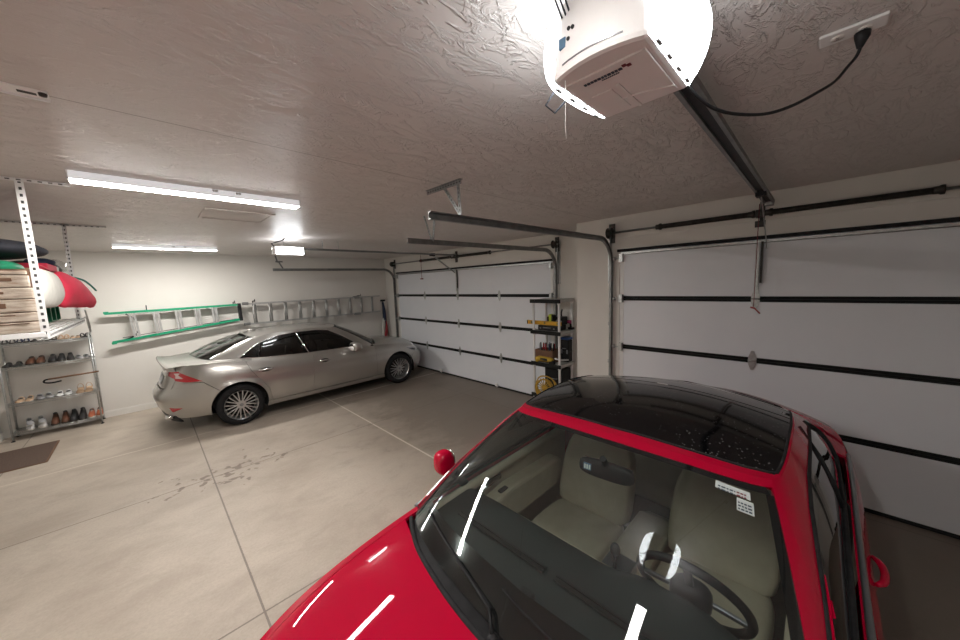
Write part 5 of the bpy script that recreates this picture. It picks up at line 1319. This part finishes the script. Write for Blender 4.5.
sx = [xc_-.02-(xc_-.02+.50)*i/10 for i in range(11)]
sideR = [(x, loop_y(x)-RI) for x in sx]
main = front+sideR+[(x, -y) for x, y in sideR[::-1]]
panel('roof_panel', inset(main, .003), K.roof, .05, .05, 'roofglass', rc, ref=(0,0,.3), flange=.012, off=.003)
sx2 = [-.51-.43*i/10 for i in range(11)]
sR2 = [(x, loop_y(x)-RI*(1-i/10)) for i, x in enumerate(sx2)]
back = [(K.rf[0](u), K.rf[1](u)) for u in (3.1,3.2,3.35,3.5,3.7,3.85)]
rear = sR2+back+[(-1.06,0)]+[(x,-y) for x, y in back[::-1]]+[(x,-y) for x, y in sR2[::-1]]
panel('rear_roof_panel', inset(rear, .003), K.roof, .05, .05, 'roofglass', rc, ref=(0,0,.3), flange=.012, off=.003)
fl_ = [(K.rf[0](u)-.0005, K.rf[1](u)) for u in [i*.06 for i in range(0, 18)]]
fl_ = [p for p in fl_ if p[0] > xc_]
head = fl_+[(xc_, loop_y(xc_))]+front[::-1]+[(xc_, -loop_y(xc_))]+[(x,-y) for x, y in fl_[::-1]][:-1]
panel('header_top', head, K.roof, .04, .05, 'red', rc, ref=(0,0,.3), flange=.006)
for s in (-1,1):
    xs2 = [xc_-.0-(xc_+.94)*i/24 for i in range(25)]
    inn = [(x, (loop_y(x)-RI if x > -.51 else loop_y(x)-RI*(1-(-.51-x)/.43))-.001) for x in xs2]
    panel('roof_rail_top', [(x, s*loop_y(x)) for x in xs2]+[(x, s*y) for x, y in inn[::-1]][1 if True else 0:], K.roof, .05, .03, 'red', rc, ref=(0,0,.3), flange=.006)
outl = front+sideR+sR2+back+[(-1.06,0)]+[(x,-y) for x, y in back[::-1]]+[(x,-y) for x, y in sR2[::-1]]+[(x,-y) for x, y in sideR[::-1]]
b = MB(); b.tube([K.roof(x, y)+Vector((0,0,.001)) for x, y in outl], .006, 6, closed=True); b.build('roof_seal', 'rubber', rc)
b = MB(); b.tube([K.roof(-.505, -.575+1.15*i/12)+Vector((0,0,-.004)) for i in range(13)], .007, 6); b.build('roof_seal', 'rubber', rc)
b = MB(); b.beam(K.roof(-.505,-.03), K.roof(-.505,.03), .02, .012); b.build('roof_latch', 'chrome', rc, .003)
# wipers lying on the foot of the glass
def gpt(u, v, o=.0): 
    p = K.gh(u, v, 1); return p+Vector((.4,0,.9))*o
for (ua, va), (ub_, vb), hinge_u in (((-.80,.11),(-.10,.045),-.02), ((-.10,.12),(.60,.045),.66)):
    b = MB(); b.tube([gpt(ua+(ub_-ua)*i/10, va+(vb-va)*i/10, .010) for i in range(11)], .0045, 6); wb = b.build('wiper_blade', 'black', rc)
    b = MB(); b.tube([gpt(hinge_u, -.02, .022), gpt(ub_, vb-.01, .026), gpt((ua+ub_)/2, (va+vb)/2, .024)], [.009,.0065,.005], 8); b.blob(gpt(hinge_u, -.02, .018), (.02,.02,.014), 10, 6); b.build('wiper_arm', 'black', rc)
# stickers on the glass
def sticker(name, poly, mt, parent, off): 
    o = ghp(name, poly, mt, off=off, du=.03, dv=.03, flange=0); o.parent = parent; return o
SU0, SU1 = .665, .80
s1 = sticker('windshield_sticker', [(SU0,.918),(SU1,.905),(SU1,.868),(SU0,.882)], 'paperwhite', wsh, .0015)
s2 = sticker('windshield_sticker', [(SU1-.055,.866),(SU1+.012,.859),(SU1+.012,.80),(SU1-.055,.807)], 'paperwhite', wsh, .0015)
random.seed(8)
for (u0, u1, v0, dvu, rows, pr_, mk) in ((SU0+.01,SU1-.06,.898,-.09,2,s1,'ink'), (SU1-.055,SU1-.01,.893,-.09,2,s1,'inkred'), (SU1-.05,SU1+.006,.848,-.10,3,s2,'ink')):
    k_ = 0
    for r_ in range(rows):
        u = u0
        while u < u1-.004 and k_ < 14:
            w_ = random.uniform(.006,.016); vv = v0-.014*r_+dvu*(u-u0)
            sticker('printed_text', [(u,vv),(min(u1,u+w_),vv+dvu*w_),(min(u1,u+w_),vv-.007+dvu*w_),(u,vv-.007)], mk, pr_, .0022); u += w_+.004; k_ += 1
# ------------------------------------------------------------------ cabin
b = MB(); b.box((-1.8,-.54,.20), (1.75,.54,.27)); b.build('underbody', 'well', rc)
b = MB(); b.box((-1.30,-.74,.26), (1.05,.74,.30)); b.box((.98,-.70,.30), (1.05,.70,.90)); b.box((-1.45,-.66,.30), (-1.25,.66,.98)); b.build('cabin_floor', 'ltcarpet', rc)
# dashboard top
b = MB(); nx_, ny_ = 12, 24; vs = []
for i in range(nx_+1):
    x = .47+.50*i/nx_
    for j in range(ny_+1):
        q = -1+2*j/ny_; xx = x-(.14*q**2.0 if False else .16*q*q*(i/nx_)); hw = .71
        z = .955-.018*(i/nx_)**2-.02*(abs(q)**4)-(.055*(1-i/1.2) if i < 1.2 else 0)+.045*math.exp(-((q-.50)/.25)**4)*math.exp(-((i/nx_-.05)/.35)**2)
        vs.append((xx, q*hw, z))
b.add(vs, [(i*(ny_+1)+j,i*(ny_+1)+j+1,(i+1)*(ny_+1)+j+1,(i+1)*(ny_+1)+j) for i in range(nx_) for j in range(ny_)], 0, True)
ds = b.build('dashboard', 'dash', rc)
b = MB(); vs = []
for j in range(ny_+1):
    q = -1+2*j/ny_
    vs += [(.47,q*.71,.91-.02*abs(q)**4), (.50,q*.71,.80), (.56,q*.71,.55)]
b.add(vs, [(j*3+i,j*3+3+i,j*3+4+i,j*3+1+i) for j in range(ny_) for i in range(2)], 0, True); b.build('dashboard_face', 'cream', ds)
for y0, y1 in ((-.56,-.05),(.0,.52)):
    b = MB(); 
    for k_ in range(2): b.box((.70+.022*k_,y0,.962), (.712+.022*k_,y1,.9675))
    b.build('defrost_vent', 'black', ds)
b = MB(); b.prism([(-.03,-.035),(.03,-.035),(.022,.035),(-.022,.035)], .958, .985, fn=lambda u, v, w_: (.87+v*.7, -.03+u, w_)); b.build('sun_sensor', 'black', ds, .006)
# seats
def seat(y):
    b = MB(); st_ = [(.22,.44,.20,.05),(.16,.50,.235,.075),(-.05,.49,.245,.085),(-.25,.47,.245,.09),(-.34,.46,.22,.07)]
    n = 20; vs = []
    for x, z, hw, hz_ in st_:
        for j in range(n):
            a = 2*PI*j/n; c, s_ = math.cos(a), math.sin(a)
            yy = hw*math.copysign(abs(c)**.5, c); zz_ = hz_*math.copysign(abs(s_)**.6, s_)+(.03*(abs(yy)/hw)**4 if s_ > 0 else 0)
            vs.append((x, y+yy, z+zz_))
    k = len(st_); b.add(vs, [(i*n+j,i*n+(j+1) % n,(i+1)*n+(j+1) % n,(i+1)*n+j) for i in range(k-1) for j in range(n)]+[tuple(range(n)), tuple(range((k-1)*n,k*n))], 0, True)
    s0 = b.build('seat_cushion', 'cream', rc, sub=1)
    b = MB(); vs = []; st_ = [(-.30,.50,.24,.06),(-.335,.60,.25,.075),(-.39,.78,.25,.07),(-.44,.93,.235,.06),(-.47,1.0,.19,.05),(-.475,1.02,.14,.03)]
    for x, z, hw, hx in st_:
        for j in range(n):
            a = 2*PI*j/n; c, s_ = math.cos(a), math.sin(a)
            yy = hw*math.copysign(abs(c)**.5, c); xx = hx*math.copysign(abs(s_)**.6, s_)+(.045*(abs(yy)/hw)**4 if s_ > 0 else 0)
            vs.append((x+xx, y+yy, z+.25*xx))
    k = len(st_); b.add(vs, [(i*n+j,i*n+(j+1) % n,(i+1)*n+(j+1) % n,(i+1)*n+j) for i in range(k-1) for j in range(n)]+[tuple(range(n)), tuple(range((k-1)*n,k*n))], 0, True)
    s1_ = b.build('seat_back', 'cream', rc, sub=1)
    b = MB(); b.blob((-.52,y,1.09), (.05,.14,.075), 16, 10, ex=.6); b.tube([(-.47,y-.05,.98),(-.51,y-.05,1.08)], .008, 6); b.tube([(-.47,y+.05,.98),(-.51,y+.05,1.08)], .008, 6); b.build('headrest', 'cream', s1_)
    for dz in (.66,.80):
        b = MB(); b.tube([(-.33-.22*(dz-.6),y-.17,dz),(-.317-.22*(dz-.6)+.02,y,dz),(-.33-.22*(dz-.6),y+.17,dz)], .004, 5); b.build('seam', 'carpet', s1_)
seat(-.36); seat(.36)
b = MB(); b.blob((-1.05,0,.52), (.28,.62,.10), 16, 8, ex=.5); b.blob((-1.28,0,.78), (.09,.62,.26), 16, 8, ex=.5); b.build('rear_seat', 'cream', rc)
# door cards
for s in (-1,1):
    b = MB(); pts_ = [(.78,.30),(-.60,.30),(-.60,.93),(.0,.93),(.55,.92),(.78,.90)]
    b.prism(pts_, .755, .785, fn=lambda u, v, w_: (u, s*(w_-.02*(v-.3)*0), v)); dc = b.build('door_card', 'cream', rc, .008)
    b = MB(); b.tube(smooth([(.74,s*.755,.90),(.4,s*.745,.915),(.0,s*.745,.925),(-.55,s*.75,.93)]), .026, 8); b.build('card_top', 'cream', dc)
    b = MB(); b.prism([(.50,.66),(.44,.78),(.20,.815),(-.35,.80),(-.42,.70),(-.30,.60),(.30,.60)], .645, .756, fn=lambda u, v, w_: (u, s*w_, v)); b.build('armrest', 'cream', dc, .02)
    b = MB(); b.box((.22,s*.67,.806), (.29,s*.70,.819)); b.build('window_switch', 'black', dc, .003)
    b = MB(); b.prism([(.44,.83),(.20,.84),(.20,.875),(.44,.87)], .742, .757, fn=lambda u, v, w_: (u, s*w_, v)); b.build('handle_recess', 'ltcarpet', dc, .006)
    b = MB(); b.tube([(.40,s*.74,.85),(.32,s*.725,.855),(.24,s*.74,.86)], .010, 8); b.build('inner_handle', 'chrome', dc)
b = MB(); b.prism([(.52,.30),(.52,.70),(.30,.66),(.10,.58),(-.45,.58),(-.60,.50),(-.60,.30)], -.11, .11, fn=lambda u, v, w_: (u, w_, v)); cs = b.build('centre_console', 'cream', rc, .02)
b = MB(); b.tube([(.18,0,.60),(.17,0,.72)], .010, 8); b.blob((.17,0,.74), (.025,.025,.035), 12, 8); b.build('gear_lever', 'black', cs)
b = MB(); b.box((.06,-.07,.578), (.30,.07,.64)); b.build('shift_plate', 'trimgrey', cs, .006)
# steering wheel
ax = Vector((-.90,0,.44)).normalized(); cw_ = Vector((.31,.37,.852)); e1 = Vector((0,1,0)); e2 = ax.cross(e1)
b = MB(); b.tube([cw_+e1*(.195*math.cos(a))+e2*(.195*math.sin(a)) for a in [2*PI*i/48 for i in range(48)]], .0165, 10, closed=True); sw = b.build('steering_wheel', 'black', rc)
b = MB(); b.blob(cw_-ax*.01, (.05,.075,.065), 16, 10, ex=.7); b.build('hub', 'black', sw)
for a in (.1, PI-.1, -PI/2):
    b = MB(); d = e1*math.cos(a)+e2*math.sin(a); b.beam(cw_+d*.05, cw_+d*.19, .03, .014, up=ax); b.build('spoke', 'trimgrey' if abs(a) < 3.2 and a != -PI/2 else 'black', sw, .004)
b = MB(); b.tube([cw_-ax*.03, cw_-ax*.20], [.04,.05], 12); b.build('column', 'black', sw)
# inside mirror
b = MB(); b.blob((0,0,0), (.022,.125,.040), 20, 10, ex=.6); mi_ = b.build('rear_view_mirror', 'black', rc, loc=(.345,.03,1.255)); mi_.rotation_euler = (0,-.12,.10)
b = MB(); b.box((-.027,-.11,-.03), (-.021,.11,.03)); b.build('mirror_glass', 'chrome', mi_, .004)
b = MB(); b.tube([(.0,0,.02),(.03,0,.055),(.05,0,.07)], .014, 8); b.build('mirror_stem', 'black', mi_)
b = MB(); b.box((.018,-.095,-.012), (.024,-.06,.018)); 
for i in range(3): b.box((.023,-.092+.011*i,-.008), (.0248,-.085+.011*i,.012), 1)
b.build('toll_tag', ['screen','paperwhite'], mi_, .0)
for s in (-1,1):
    mirror_unit(rc, 'red', .50, s*.965, .995, s, 1.12, .052, .055)
    c0 = K.surf(s*K.tx(-.36), .82)
    b = MB(); b.tube([K.surf(s*K.tx(-.28-.2*i/8), .82)+Vector((0,s*(.004+.03*math.sin(PI*i/8)**.5),0)) for i in range(9)], [.008,.013,.014,.014,.014,.014,.014,.013,.008], 8); b.build('door_handle', 'red', drs[1 if s > 0 else 0])
for xw in (XA, xr0):
    for s in (-1,1): wheel(rc, xw, s*.775, .318, .225, .21, 0, s)
wheel_wells(K, (XA, xr0), ra+.005, .54, .84)
